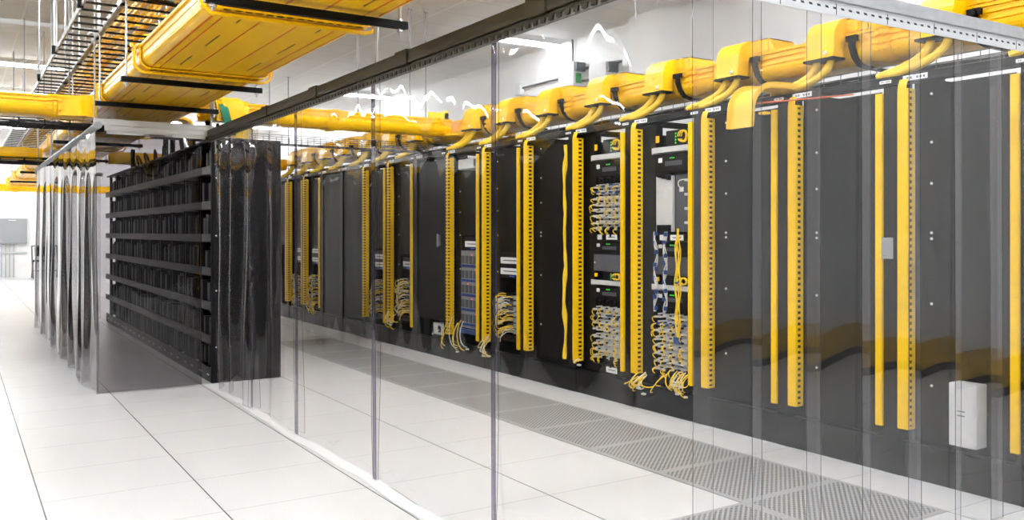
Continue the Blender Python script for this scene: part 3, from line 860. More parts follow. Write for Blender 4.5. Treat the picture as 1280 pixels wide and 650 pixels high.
# waterfall chute reaching out over the third rack
ch = thing('waterfall_chute', 'yellow waterfall chute curving out over the third rack header', 'cable chute', (3.5, 3.65, 1.945))
line = [(3.95, 1.952), (3.60, 1.962), (3.52, 1.958)] + arc(3.51, 1.818, .14, .5 * pi, pi, 9) + [(3.368, 1.78), (3.362, 1.735)]
obj('sheet', MB().ribbon(line, .005, 'y', 3.55, 3.73), M_yellow_pale, ch)
flange = MB()
for y in (3.545, 3.73):
    lo_ = line; hi = [(3.95, 1.985), (3.60, 1.990), (3.52, 1.986)] + arc(3.51, 1.818, .166, .5 * pi, pi, 9) + [(3.342, 1.78), (3.336, 1.735)]
    for i in range(len(lo_) - 1): flange.prism([lo_[i], lo_[i + 1], hi[i + 1], hi[i]], 'y', y, y + .005)
obj('side_flange', flange, M_yellow_pale, ch)
obj('tab', MB().box(3.40, 3.44, 3.50, 3.55, 1.80, 1.812), M_yellow_pale, ch)
obj('tie_cord', MB().tube(bez((3.40, 3.56, 1.86), (3.5, 3.5, 1.875), (3.6, 3.4, 1.88), (3.64, 2.36 + .75, 1.875), 10), .004, 5), M_red, ch)

# wire basket trays on top of the racks and across the aisle
def basket(name, label, p0, p1, w, h, n, axis, mats=M_wire, cables=True, seed=1, r=.003):
    a0, a1 = (p0[1], p1[1]) if axis == 'y' else (p0[0], p1[0])
    t = thing(name, label, 'cable tray', p0)
    b = MB()
    def P(a, c, z): return (p0[0] + c, a, p0[2] + z) if axis == 'y' else (a, p0[1] + c, p0[2] + z)
    for c, z in ((0, h), (0, h * .5), (0, 0), (w * .25, 0), (w * .5, 0), (w * .75, 0), (w, 0), (w, h * .5), (w, h)):
        b.cyl(P(a0, c, z), P(a1, c, z), r, 5)
    for i in range(n + 1):
        a = a0 + (a1 - a0) * i / n
        b.tube([P(a, 0, h), P(a, 0, 0), P(a, w, 0), P(a, w, h)], r, 5)
    obj('wire_mesh', b, mats, t)
    if cables:
        rr = random.Random(seed); c_ = MB()
        for q in range(7):
            ph = rr.random() * 6; cc = w * (.15 + .7 * q / 6)
            c_.tube([P(a0 + (a1 - a0) * i / 30, cc + .02 * sin(i * .8 + ph), .012 + .015 * rr.random()) for i in range(31)], .007, 5)
        o = obj('cable_run', c_, M_blackcable, t, smooth=True); o['kind'] = 'stuff'
    return t
basket('wire_basket', 'wire basket tray with black cables on top of the right racks', (3.78, 2.12, 1.962), (3.78, 13.6, 1.962), .16, .055, 96, 'y', seed=3)
basket('wire_basket', 'wire basket tray crossing the aisle under the yellow trough', (1.30, 8.42, 1.955), (3.75, 8.42, 1.955), .18, .075, 22, 'x', cables=False)
t = basket('wire_basket', 'black cable tray running out to the left below the near yellow trough', (-2.5, 8.7, 2.02), (1.25, 8.7, 2.02), .22, .055, 22, 'x', M_bar, True, 5, .005)
t = basket('wire_basket', 'black cable tray running out to the left below the second yellow trough', (-2.5, 13.3, 2.0), (1.40, 13.3, 2.0), .22, .07, 16, 'x', M_bar, True, 6, .006)

# ------------------------------------------------------------------ the wide yellow tray overhead
BX0, BX1, BZ0, BZ1 = .875, 1.565, 2.15, 2.27; BXC = (BX0 + BX1) / 2
M_tray = tray_bottom_material(BXC, (BX1 - BX0) / 2 - .045)
big = thing('cable_trough', 'wide yellow fibre tray overhead with red seams underneath', 'cable trough', (BXC, 2.9, BZ0))
def big_profile(x0, x1, z0, z1):
    r = .05
    ln = [(x0 - .012, z1), (x0 - .012, z1 - .012), (x0, z1 - .014), (x0, z1 - .05), (x0 + .004, z1 - .055), (x0, z1 - .06), (x0, z0 + r)] + arc(x0 + r, z0 + r, r, pi, 1.5 * pi, 6)[1:]
    return ln + [(x0 + x1 - p, q) for p, q in reversed(ln)]
obj('channel', MB().ribbon(list(reversed(big_profile(BX0, BX1, BZ0, BZ1))), .005, 'y', 2.9, 24.), M_tray, big)
def big_coupler(y):
    b = MB(); w = .13
    b.ribbon(list(reversed(big_profile(BX0 - .010, BX1 + .010, BZ0 - .010, BZ1 + .006))), .008, 'y', y, y + w)
    b.ribbon(list(reversed(big_profile(BX0 - .032, BX1 + .032, BZ0 - .026, BZ1 + .010))), .014, 'y', y + w * .36, y + w * .62)
    n = 14
    for i in range(n):
        x = BX0 + .06 + (BX1 - BX0 - .12) * i / (n - 1)
        b.box(x - .015, x + .015, y + .008, y + w * .3, BZ0 - .018, BZ0 - .009); b.box(x - .015, x + .015, y + w * .7, y + w - .008, BZ0 - .018, BZ0 - .009)
    return b
for y in (4.22, 6.05, 7.82, 10.4, 12.3, 14.6, 17., 20., 22.6): obj('coupler', big_coupler(y), M_yellow, big)
cab = MB()
for q in range(16):
    x = BX0 + .06 + .037 * q
    cab.tube([(x + .012 * sin(i * 1.3 + q), 2.9 + 19 * i / 50, BZ0 + .03 + .02 * (q % 3) + .008 * sin(i + q)) for i in range(51)], .014, 5)
o = obj('fibre_cable', cab, M_yellow_cable, big, smooth=True); o['kind'] = 'stuff'

def trapeze(y, x0, x1, z, label, low=None, zb=None):
    t = thing('trapeze_hanger', label, 'hanger', ((x0 + x1) / 2, y, z), 'black trapeze hangers under the wide tray')
    obj('strut', MB().box(x0, x1, y - .022, y + .022, z - .030, z).box(x0, x1, y - .022, y - .018, z - .034, z - .03), M_bar, t)
    for i, x in enumerate((x0 + .03, x1 - .03)):
        obj('rod', MB().cyl((x, y, (low if low else z - .06)), (x, y, ZC), .006, 8), M_galv, t)
        obj('nut', MB().cyl((x, y, z - .046), (x, y, z - .034), .014, 6), M_galv, t)
        obj('nut', MB().cyl((x, y, z), (x, y, z + .012), .014, 6), M_galv, t)
trapeze(3.97, BX0 - .085, BX1 + .06, 2.120, 'nearest black trapeze bar across the wide yellow tray')
trapeze(6.36, BX0 - .075, BX1 + .045, 2.120, 'second black trapeze bar under the wide yellow tray')
trapeze(7.68, BX0 - .07, BX1 + .06, 2.120, 'third black trapeze bar, just above the pale curtain rail')
for y, w in ((9.6, 'fourth'), (11.2, 'fifth'), (13.9, 'sixth'), (17.2, 'seventh'), (20.5, 'eighth')):
    trapeze(y, BX0 - .07, BX1 + .05, 2.118, w + ' black trapeze bar, farther along the wide yellow tray')

# cross troughs
def cross_trough(y0, y1, z0, z1, x0, x1, label, couplers):
    t = thing('cable_trough', label, 'cable trough', ((x0 + x1) / 2, (y0 + y1) / 2, z0))
    pr = trough_profile(y0, y1, z0, z1)
    obj('channel', MB().ribbon(list(reversed(pr)), .004, 'x', x0, x1), M_yellow, t)
    for x in couplers:
        b = MB(); b.ribbon(list(reversed(trough_profile(y0 - .008, y1 + .008, z0 - .008, z1 + .006))), .006, 'x', x, x + .10)
        b.ribbon(list(reversed(trough_profile(y0 - .018, y1 + .018, z0 - .016, z1 + .008))), .006, 'x', x + .04, x + .06)
        for zz in (z1 - .03, z1 - .07, z0 + .05):
            for q in (.01, .07): b.box(x + q, x + q + .02, y0 - .028, y0 - .008, zz - .012, zz + .012)
        obj('coupler', b, M_yellow, t)
    cab = MB()
    for q in range(8):
        y = y0 + .04 + (y1 - y0 - .08) * q / 7
        cab.tube([(x0 + (x1 - x0) * i / 24, y + .008 * sin(i + q), z0 + .03 + .012 * (q % 3)) for i in range(25)], .011, 5)
    o = obj('fibre_cable', cab, M_yellow_cable, t, smooth=True); o['kind'] = 'stuff'
    # flared junction collar
    return t
t = cross_trough(8.22, 8.52, 2.06, 2.205, -3.2, .80, 'near yellow trough leaving the wide tray to the left', (.55, -1.2))
b = MB()                                                                      # flared mouth where it meets the wide tray
for s, yy in ((-1, 8.22), (1, 8.52)):
    prof = [(.62, yy), (.70, yy + s * .01), (.76, yy + s * .04), (.80, yy + s * .10), (.862, yy + s * .10), (.862, yy - s * .012), (.62, yy - s * .012)]
    b.prism(prof, 'z', 2.06, 2.215)
b.box(.80, .862, 8.12, 8.62, 2.05, 2.06)
obj('junction_mouth', b, M_yellow, t)
t = cross_trough(8.05, 8.33, 2.09, 2.235, 1.60, 3.74, 'yellow trough crossing the aisle to the right rack row', (2.6, 3.55))
obj('junction_mouth', MB().prism([(3.74, 7.93), (3.79, 7.93), (3.79, 8.45), (3.74, 8.45), (3.68, 8.36), (3.68, 8.02)], 'z', 2.08, 2.10)
    .box(3.66, 3.70, 8.03, 8.35, 2.235, 2.31).box(3.50, 3.70, 8.03, 8.05, 2.235, 2.29), M_yellow, t)
cross_trough(13.55, 13.85, 2.06, 2.205, -3.2, .86, 'second yellow trough leaving the wide tray to the left', (.2, .62))
cross_trough(13.55, 13.85, 2.06, 2.205, 1.6, 3.78, 'far yellow trough between the wide tray and the right row', (2.4,))
cross_trough(24.05, 24.35, 2.06, 2.205, -3.2, 5.6, 'farthest yellow trough in front of the white end wall', (.3, 1.0))

# waterfall drum with yellow and green cables where the wide tray drops to the rack row
dr = thing('cable_waterfall', 'yellow waterfall hood with a green cable bundle beside the wide tray', 'cable chute', (1.8, 7.98, 2.05))
ln = [(8.10, 2.235), (8.04, 2.25)] + arc(8.0, 2.13, .115, .5 * pi, pi, 7) + [(7.885, 2.06)]
obj('hood', MB().ribbon(ln, .006, 'x', 1.66, 1.90), M_yellow, dr)
cab = MB()
for q in range(12):
    x = 1.69 + .013 * q
    cab.tube([(x + .012 * q * 0, 8.12, 2.24)] + [(x + .004 * i, a, c + .013) for i, (a, c) in enumerate(ln[1:])] + [(x + .05 + .004 * q, 7.87, 2.0), (x + .06, 7.88, 1.93)], .007, 5)
obj('yellow_cable', cab, M_yellow_cable, dr, smooth=True)
cab = MB()
for q in range(6):
    x = 1.675 + .010 * q
    cab.tube([(x, 8.1, 2.20), (x, 7.95, 2.23), (x + .01, 7.87, 2.16), (x + .035, 7.86, 2.05), (x + .07, 7.87, 1.95)], .006, 5)
obj('green_cable', cab, M_green, dr, smooth=True)

# yellow drop from the tray to the left racks
yd = thing('cable_waterfall', 'yellow spout pouring cables onto the left black racks', 'cable chute', (1.3, 9.3, 2.0))
ln = [(1.56, 2.20)] + arc(1.62, 2.09, .10, .75 * pi, .0, 8) + [(1.715, 1.97)]
obj('spout', MB().ribbon(ln, .006, 'y', 9.1, 9.35), M_yellow, yd)
cab = MB()
for q in range(8):
    cab.tube([(a + .012, 9.12 + .028 * q, c + .012) for a, c in ln] + [(1.74, 9.12 + .02 * q, 1.94)], .009, 5)
obj('yellow_cable', cab, M_yellow_cable, yd, smooth=True)

# ------------------------------------------------------------------ ladder racks
def ladder(x0, x1, z, y0, y1, label, rods, clampz=True):
    t = thing('ladder_rack', label, 'ladder rack', ((x0 + x1) / 2, y0, z))
    for x in (x0, x1 - .012):
        obj('side_rail', MB().box(x, x + .012, y0, y1, z, z + .038), M_grey if x == x0 else M_grey, t)
    n = int((y1 - y0) / .233)
    rung = MB().box(-.0, x1 - x0 - .024, -.011, .011, 0, .012).mesh('rung', M_bar)
    lx = -(x1 - x0) / 2 + .012
    for i in range(n):
        if i < 60: share('rung', rung, t, (lx, .11 + .233 * i, .008))
    for x, y in rods:
        obj('hanger_rod', MB().cyl((x, y, z - .02), (x, y, ZC), .007, 8), M_galv if y < 9.5 else M_grey, t)
        obj('clamp', MB().box(x - .018, x + .018, y - .024, y + .024, z - .012, z + .052), M_bar, t, bevel=.004)
    return t
LZ = 2.6
ladder(.635, .835, LZ, 5.2, 19., 'empty black rung ladder rack left of the yellow cables', [(.630, 6.78), (.630, 8.66), (.630, 10.3), (.630, 12.6), (.630, 15.)])
ladder(.845, 1.45, LZ, 5.2, 19., 'black rung ladder rack carrying yellow cables', [(.842, 6.56), (.842, 7.83), (.842, 9.13), (.842, 10.37), (.842, 13.), (1.46, 6.6), (1.46, 9.2), (1.46, 12.)])
rr = random.Random(8); cab = MB()
for q in range(13):
    x = .875 + .018 * q; z = LZ + .028 + .012 * (q % 3)
    ph = rr.random() * 6
    cab.tube([(x + .02 * sin(i * .55 + ph) + .02, 5.2 + 13.6 * i / 44, z + .008 * sin(i * .9 + ph)) for i in range(45)], .0072, 5)
for q in range(9):                                                            # strands that leave the tray sideways
    y = 6.9 + .35 * q * rr.random() + .28 * q
    cab.tube(bez((.92, y + .5, LZ + .05), (1.0, y + .2, LZ + .06), (1.2, y + .02 * q, LZ + .05), (1.47, y - .05, LZ + .03), 10), .0075, 5)
solo('fibre_cables', cab, M_yellow_cable, 'mass of thin yellow fibre cables lying on the ladder rack', 'cables', (1., 5.2, LZ), None, 'stuff', smooth=True)
solo('black_cable', MB().tube(bez((.90, 6.55, LZ + .06), (.93, 6.35, LZ + .03), (1.1, 6.42, LZ - .02), (1.46, 6.55, LZ + .03), 14), .016, 8), M_blackcable,
     'thick black cable looping across the ladder rack', 'cable', (1., 6.5, LZ), smooth=True)
cab = MB()
for q in range(7):
    cab.tube(bez((1.05 + .02 * q, 8.1 + .05 * q, LZ + .05), (1.2, 9., LZ + .03), (1.2 + .02 * q, 10., LZ + .05), (1.30 + .01 * q, 13., LZ + .04), 14), .010, 5)
solo('green_cables', cab, M_green, 'dark green cables at the right side of the ladder rack', 'cables', (1.2, 8.1, LZ), None, 'stuff', smooth=True)
solo('teal_conduit', MB().tube(bez((.845, 7.9, LZ + .06), (.80, 8.05, LZ + .09), (.80, 8.3, LZ + .06), (.845, 8.5, LZ + .04), 12), .013, 8), M_light,
     'short pale flexible conduit bowed over the ladder rail', 'conduit', (.845, 7.9, LZ), smooth=True)

# loose hanging rods seen against the ceiling
for n_, (x, y, z) in enumerate([(3.95, 9.55, 2.24), (4.15, 9.59, 2.0), (3.81, 14.6, 2.24), (4.17, 14.9, 2.0), (3.45, 9.75, 2.24)]):
    solo('hanger_rod', MB().cyl((x, y, z), (x, y, ZC), .007, 8).cyl((x, y, ZC - .012), (x, y, ZC), .02, 8), M_grey,
         ['thin rod from the ceiling to the right trough, left of the curtain rail coupling', 'thin rod from the ceiling, rightmost against the bare ceiling', 'thin far rod from the ceiling, left of the pair near the cross trough',
          'thin far rod from the ceiling, right of the pair near the cross trough', 'pale rod from the ceiling, leftmost near the top of the picture'][n_], 'hanger rod', (x, y, z), 'rods hanging from the ceiling')

# ------------------------------------------------------------------ plastic curtains
def sheet(path, disp, z0, z1, th=.0025, nz=26):
    """closed sheet along a path of (x,y,nx,ny); disp(i,t) pushes it out along its normal (t: 0 top, 1 bottom)"""
    b = MB(); n = len(path)
    grid = []
    for side in (0, 1):
        for i, (x, y, nx, ny) in enumerate(path):
            for j in range(nz + 1):
                t = j / nz; z = z1 + (z0 - z1) * t; d = disp(i, t) + (th if side else 0)
                grid.append((x + nx * d, y + ny * d, z))
    W = nz + 1; off = n * W
    f0 = []; fe = []
    for i in range(n - 1):
        for j in range(nz):
            a = i * W + j
            f0.append((a, a + 1, a + W + 1, a + W)); f0.append((off + a, off + a + W, off + a + W + 1, off + a + 1))
    for j in range(nz):
        fe.append((j, off + j, off + j + 1, j + 1)); a = (n - 1) * W + j
        fe.append((a, a + 1, off + a + 1, off + a))
    for i in range(n - 1):
        a = i * W; fe.append((a, a + W, off + a + W, off + a)); a = i * W + nz
        fe.append((a, off + a, off + a + W, a + W))
    b.v = grid; b.f = f0 + fe; b.m = [0] * len(f0) + [1] * len(fe)
    return b

# side curtain along the aisle, X = 1.58
CX = 1.58; RZ = 1.905
sc = thing('strip_curtain', 'clear plastic curtain under the dark rail along the aisle', 'plastic curtain', (CX, 4.8, 0))
rail = MB().prism([(CX - .028, 1.905), (CX + .028, 1.905), (CX + .028, 1.96), (CX + .02, 1.96), (CX + .02, 1.915), (CX - .02, 1.915), (CX - .02, 1.96), (CX - .028, 1.96)], 'y', 2.0, 7.78)
rail.box(CX - .02, CX + .02, 2.0, 7.78, 1.950, 1.958)
obj('rail', rail, M_galv_shade, sc)
for y in (2.62, 3.78, 5.02, 6.0): obj('rail_coupling', MB().box(CX - .034, CX + .034, y, y + .13, 1.90, 1.966), M_galv_shade, sc, bevel=.002)
clip = MB().box(CX - .014, CX - .006, 2.02, 7.70, 1.868, 1.905)
out_ = []
for i in range(110):
    y = 2.06 + i * .0512; out_ += [(y, 1.874), (y, 1.890), (y + .024, 1.890), (y + .024, 1.874)]
obj('clip_strip', clip, M_clip, sc)
obj('serrated_strip', MB().prism(out_ + [(7.69, 1.900), (2.06, 1.900)], 'x', CX - .019, CX - .0142), M_galv_shade, sc)
for x, y in ((CX, 4.22), (CX, 7.70)):
    obj('hanger_rod', MB().cyl((x, y, 1.96), (x, y, ZC), .008, 8).cyl((x, y, 2.10), (x, y, 2.16), .013, 8), M_galv, sc)
rr = random.Random(31)
def fold_fn(amps, seed, base=0., taper=.35):
    rq = random.Random(seed); ph = [rq.random() * 6.28 for _ in range(8)]
    def f(s, t):
        k = taper + (1 - taper) * t ** .8
        v = base
        for q, (wl, am) in enumerate(amps): v += am * sin(2 * pi * s / wl + ph[q] + .8 * t * sin(ph[q + 3])) * k
        v += .006 * sin(3.1 * t * pi + ph[1] + s * 2) * t
        return v
    return f
bounds = [(7.70, 7.15, 'fold'), (7.30, 6.42, 'fold'), (6.55, 5.46, 'fold2'), (5.53, 4.22, 'flat'), (4.30, 3.01, 'flat')]
for n_, (ya, yb, kind) in enumerate(bounds):
    n = 60 if kind != 'flat' else 36
    path = [(CX + .003 + (.006 if n_ % 2 else 0), ya + (yb - ya) * i / n, 1, 0) for i in range(n + 1)]
    if kind == 'fold': am = [(.52, .030), (.95, .026)]
    elif kind == 'fold2': am = [(.75, .020), (.36, .008)]
    else: am = [(1.7, .010), (.8, .004)]
    fn = fold_fn(am, 50 + n_)
    def dsp(i, t, fn=fn, path=path, n=n, kind=kind):
        e = 1.
        v = fn(path[i][1], t) * e
        if i == 0 or i == n: v += .004
        return v
    obj('strip', sheet(path, dsp, .012 if kind != 'flat' else .01, 1.90, nz=30), [M_film_fold if kind == 'fold' else M_film, M_edge], sc, smooth=True)
# last sheet turns the corner onto the cross rail
path = [(CX + .006, 3.08 - i * .045, 1, 0) for i in range(21)]
for i in range(1, 9):
    a = pi / 2 * i / 8
    path.append((CX + .006 + .10 * (1 - cos(a)), 2.18 - .10 * sin(a) - .03 * 0, cos(a), sin(a)))
path += [(CX + .106 + .02 * i, 2.08 - .012 * i, .3, .95) for i in range(1, 5)]
fn = fold_fn([(.8, .016), (.45, .007)], 71)
obj('strip', sheet(path, lambda i, t: fn(i * .05, t) * min(1, (len(path) - 1 - i) / 10), .02, 1.90, nz=30), [M_film, M_edge], sc, smooth=True)
for n_, (y, wd) in enumerate(((3.035, .030), (4.245, .040), (5.485, .045), (6.48, .035))):
    path = [(CX - .003, y - wd / 2 + wd * i / 4, 1, 0) for i in range(5)]
    obj('seam', sheet(path, lambda i, t: .004 * sin(3 * t + y), .012, 1.90, nz=20), [M_seam, M_edge], sc, smooth=True)
# white bottom hem lying on the floor
hem = MB(); pts = []
for i in range(80):
    y = 7.68 - i * (5.45 / 79); pts.append((CX - .045 + .010 * sin(y * 3.1) + .006 * sin(y * 7.7), y))
for (xa, ya), (xb, yb) in zip(pts, pts[1:]):
    hem.add([(xa, ya, .002), (xa + .075, ya, .002), (xb + .075, yb, .002), (xb, yb, .002), (xa, ya, .006), (xa + .05, ya, .016), (xb + .05, yb, .016), (xb, yb, .006)],
            [(0, 1, 2, 3), (4, 7, 6, 5), (0, 4, 5, 1), (1, 5, 6, 2), (2, 6, 7, 3), (3, 7, 4, 0)], 0)
solo('floor_hem', hem, M_white, 'white strip lying along the foot of the clear aisle curtain', 'floor strip', (CX, 5., 0), smooth=False)

# cross curtain of flat strips at the near end, Y about 2
cc = thing('strip_curtain', 'flat clear plastic strips under the bright slotted rail', 'plastic curtain', (2.7, 2.0, 0))
def yc(x): return 2.035 - .03 * (x - 1.58)
def slanted(x0, x1, dy0, dy1, z0, z1, b=None, m=0):
    b = b or MB()
    return b.add([(x0, yc(x0) + dy0, z0), (x1, yc(x1) + dy0, z0), (x1, yc(x1) + dy1, z0), (x0, yc(x0) + dy1, z0),
                  (x0, yc(x0) + dy0, z1), (x1, yc(x1) + dy0, z1), (x1, yc(x1) + dy1, z1), (x0, yc(x0) + dy1, z1)],
                 [(0, 3, 2, 1), (4, 5, 6, 7), (0, 1, 5, 4), (1, 2, 6, 5), (2, 3, 7, 6), (3, 0, 4, 7)], m)
b = slanted(1.60, 3.66, -.024, .024, 1.918, 1.924); slanted(1.60, 3.66, -.024, -.020, 1.924, 1.96, b); slanted(1.60, 3.66, .020, .024, 1.924, 1.96, b)
obj('rail', b, M_galv, cc)
obj('clip_strip', slanted(1.64, 3.60, -.014, -.010, 1.872, 1.9175), M_slot, cc)
sx = [(1.69, 1.955), (1.915, 2.205), (2.15, 2.447), (2.395, 2.695), (2.637, 2.928), (2.88, 3.168), (3.105, 3.40), (3.33, 3.62)]
for n_, (xa, xb) in enumerate(sx):
    n = 10; d0 = -.004 if n_ % 2 else .004
    path = [(xa + (xb - xa) * i / n, yc(xa + (xb - xa) * i / n) + d0, 0, 1) for i in range(n + 1)]
    q_ = R.random() * 6
    obj('strip', sheet(path, lambda i, t, q_=q_: .006 * sin(pi * i / n) * (.3 + t) + .004 * sin(2.5 * t + q_), .10 if n_ > 4 else .03, 1.90, nz=16, th=.003), [M_film_strip, M_edge], cc, smooth=True)

# left side curtain, X = .81, creased, and its pale rail
lc = thing('strip_curtain', 'creased plastic curtain along the left of the black racks', 'plastic curtain', (.81, 10.5, 0))
obj('rail', MB().cyl((.81, 7.55, 1.935), (.81, 13.55, 1.945), .026, 12), M_grey, lc, smooth=True)
for y in (7.75, 9.6, 11.5, 13.4): obj('hanger_rod', MB().cyl((.81, y, 1.96), (.81, y, ZC), .006, 8), M_grey, lc)
lb = [(7.76, 9.05), (8.95, 10.3), (10.2, 11.6), (11.5, 12.6), (12.5, 13.52)]
for n_, (ya, yb) in enumerate(lb):
    n = 70
    path = [(.81 + (.006 if n_ % 2 else 0), ya + (yb - ya) * i / n, -1, 0) for i in range(n + 1)]
    fn = fold_fn([(.62, .034), (.37, .018)], 90 + n_, taper=.25)
    obj('strip', sheet(path, lambda i, t, fn=fn, path=path: fn(path[i][1], t) * .9, .02, 1.92, nz=26), [M_film_left, M_edge], lc, smooth=True)

fe_ = thing('strip_curtain', 'narrow plastic sheet at the far end of the left racks', 'plastic curtain', (1.2, 14.15, 0))
path = [(.83 + .72 * i / 40, 14.15, 0, -1) for i in range(41)]
ffn = fold_fn([(.35, .03), (.17, .01)], 140)
obj('strip', sheet(path, lambda i, t: ffn(i * .018, t), .02, 1.92, nz=20), [M_film_left, M_edge], fe_, smooth=True)
obj('rail', MB().cyl((.82, 14.15, 1.94), (1.57, 14.15, 1.94), .022, 10), M_galv, fe_, smooth=True)
# smoky end curtain at Y = 7.73 between the two
ec = thing('strip_curtain', 'smoky plastic sheet hanging across the end of the left racks', 'plastic curtain', (1.2, 7.72, 0))
b = MB().box(.80, 1.60, 7.705, 7.745, 1.955, 2.0).box(.87, 1.58, 7.70, 7.75, 1.915, 1.953).box(.88, 1.54, 7.705, 7.712, 1.89, 1.914)
obj('rail', b, M_rail, ec, bevel=.002)
path = [(.815 + .7 * i / 30, 7.725 - .02 * sin(pi * i / 30), 0, -1) for i in range(31)]
fn = fold_fn([(.8, .014), (.33, .006)], 120)
obj('strip', sheet(path, lambda i, t: fn(i * .023, t) + .03 * t * (1 - i / 30), .012, 1.905, nz=26), [M_film_smoke, M_edge], ec, smooth=True)

# ------------------------------------------------------------------ left row of black racks
LX0, LX1, LY0, LU, NL = 1.60, 2.115, 7.79, .625, 10
def left_frame():
    b = MB(); w = .03
    for y in (0, LU - w - .002):
        b.box(LX0 + .04, LX0 + .07, y, y + w, 0, 1.91); b.box(LX1 - .03, LX1, y, y + w, 0, 1.91)
    b.box(LX0 + .03, LX1 - .03, 0, .004, .04, 1.88); b.box(LX1 - .006, LX1, w, LU - w, .04, 1.90)  # back sheet added to keep light out of the open-backed rack
    b.box(LX0, LX0 + .012, 0, LU - .001, 0, .11)
    b.box(LX0 + .0, LX1 - .03, w, LU - w, 1.895, 1.91)
    return b
shelf_z = [.30, .565, .835, 1.10, 1.36, 1.635]
def left_shelf(z): return lambda: MB().box(LX0 - .006, LX0 + .012, 0.0, LU - .001, z, z + .062).box(LX0 + .012, LX1 - .04, .03, LU - .032, z, z + .012)
def left_cards(z, h, seed):
    def f():
        rq = random.Random(seed); b = MB(); y = .05
        while y < LU - .10:
            w = .06 + .09 * rq.random()
            if rq.random() < .62: b.box(LX0 + .02 + .03 * rq.random(), LX0 + .30, y, y + w * .62, z, z + h * (.80 + .18 * rq.random()))
            y += w + .02
        b.box(LX0 + .10, LX0 + .12, .05, LU - .05, z + h * .88, z + h * .96)
        return b
    return f
lnm = ['nearest', 'second', 'third', 'fourth', 'fifth', 'sixth', 'seventh', 'eighth', 'ninth', 'farthest']
def lpart(key, name, root, build, mats, label=None):
    if key not in mesh_cache: mesh_cache[key] = build().mesh(name, mats, (LX0, 0, 0))
    return share(name, mesh_cache[key], root, (0, 0, 0), label)
for i in range(NL):
    r_ = thing('shelving_rack', lnm[i] + ' open black shelf rack of the left row, counted from the smoky sheet', 'server rack', (LX0, LY0 + LU * i, 0), 'open black racks of the left row')
    lpart('lframe', 'frame', r_, left_frame, M_left)
    for q, z in enumerate(shelf_z):
        lpart(('lshelf', q), 'shelf', r_, left_shelf(z), M_shelf)
        lpart(('lcards', q, i % 3), 'card_row', r_, left_cards(z + .012, .22 if q < 5 else .20, 300 + q * 3 + i % 3), M_card)
    lpart(('lcards', -1, i % 3), 'card_row', r_, left_cards(.11, .17, 330 + i % 3), M_card)
    for y in (.08, .13, .36, .42): share('screw', screw_me, r_, (0, y, .055))
    if i == 0:
        ep = obj('end_panel', MB().box(LX0 - .005, LX1, LY0 - .022, LY0 - .002, 0, 1.915), M_panel, r_, bevel=.002)
        for z in (.28, .72, 1.15, 1.60):
            for x in (LX0 + .03, LX0 + .13): obj('screw', MB().cyl((x, LY0 - .027, z), (x, LY0 - .022, z), .006, 8), M_screw, ep)
# the row on the unseen side of the walkway (only met in reflections): copies of the same racks turned round
src = [o for o in bpy.data.objects if o.get('group') == 'open black racks of the left row']
for i in range(0, 22):
    o = src[i % NL]
    c = o.copy(); C.objects.link(c)
    c.location = (-1.35, LY0 + LU * i - 3.5, 0); c.rotation_euler = (0, 0, 0)
    c.name = 'shelving_rack'
    c['label'] = 'open black rack across the walkway, outside the picture'; c['group'] = 'black racks across the walkway'
    for ch_ in o.children:
        if ch_.name.startswith('end_panel') and i: continue
        d = ch_.copy(); C.objects.link(d); d.parent = c
        for g in ch_.children:
            e = g.copy(); C.objects.link(e); e.parent = d
# black posts and cable bar standing on the left racks
for n_, (x, y) in enumerate([(1.66, 9.75), (1.66, 10.1), (1.66, 8.2), (1.90, 8.2), (1.66, 12.2)]):
    solo('tray_post', MB().box(x - .02, x + .02, y - .02, y + .02, 1.912, 2.14).box(x - .035, x + .035, y - .035, y + .035, 1.911, 1.918), M_bar,
         ['nearer of the twin black posts on the left racks', 'farther of the twin black posts on the left racks', 'black post on the left rack end, left one', 'black post on the left rack end, right one', 'farthest black post on the left racks'][n_], 'post', (x, y, 1.911), 'black posts on the left racks')
cab = MB()
rr = random.Random(17)
for q in range(10):
    y = 8.0 + .5 * q
    cab.tube(bez((1.7, y, 1.93), (1.65 + .1 * rr.random(), y + .1, 2.12), (1.75, y + .3, 2.1), (1.8, y + .45, 1.925), 10), .012, 6)
solo('black_cables', cab, M_blackcable, 'black cables arching along the top of the left racks', 'cables', (1.7, 9., 1.92), None, 'stuff', smooth=True)

# ------------------------------------------------------------------ things on the walls
ep = thing('electrical_panel', 'grey electrical panel on the white end wall', 'electrical panel', (1.2, 28.9, .87))
obj('cabinet', MB().box(.85, 1.50, 28.86, 29., .87, 1.52), M_grey, ep, bevel=.006)
obj('door', MB().box(.87, 1.48, 28.845, 28.86, .89, 1.50), M_grey, ep, bevel=.004)
obj('latch', MB().box(1.1, 1.26, 28.835, 28.845, 1.47, 1.49), M_white, ep)
for q in range(4):
    x = .96 + .085 * q
    solo('conduit', MB().cyl((x, 28.97, 0.0), (x, 28.97, .868), .012, 8), M_galv,
         ['leftmost', 'second', 'third', 'rightmost'][q] + ' of the four pipes below the grey electrical panel', 'conduit', (x, 28.97, 0), 'pipes below the electrical panel', smooth=True)
solo('strut_rail', MB().box(.86, 1.50, 28.94, 28.956, .62, .66), M_galv, 'horizontal steel strut across the pipes on the end wall', 'strut', (1.2, 28.95, .62))
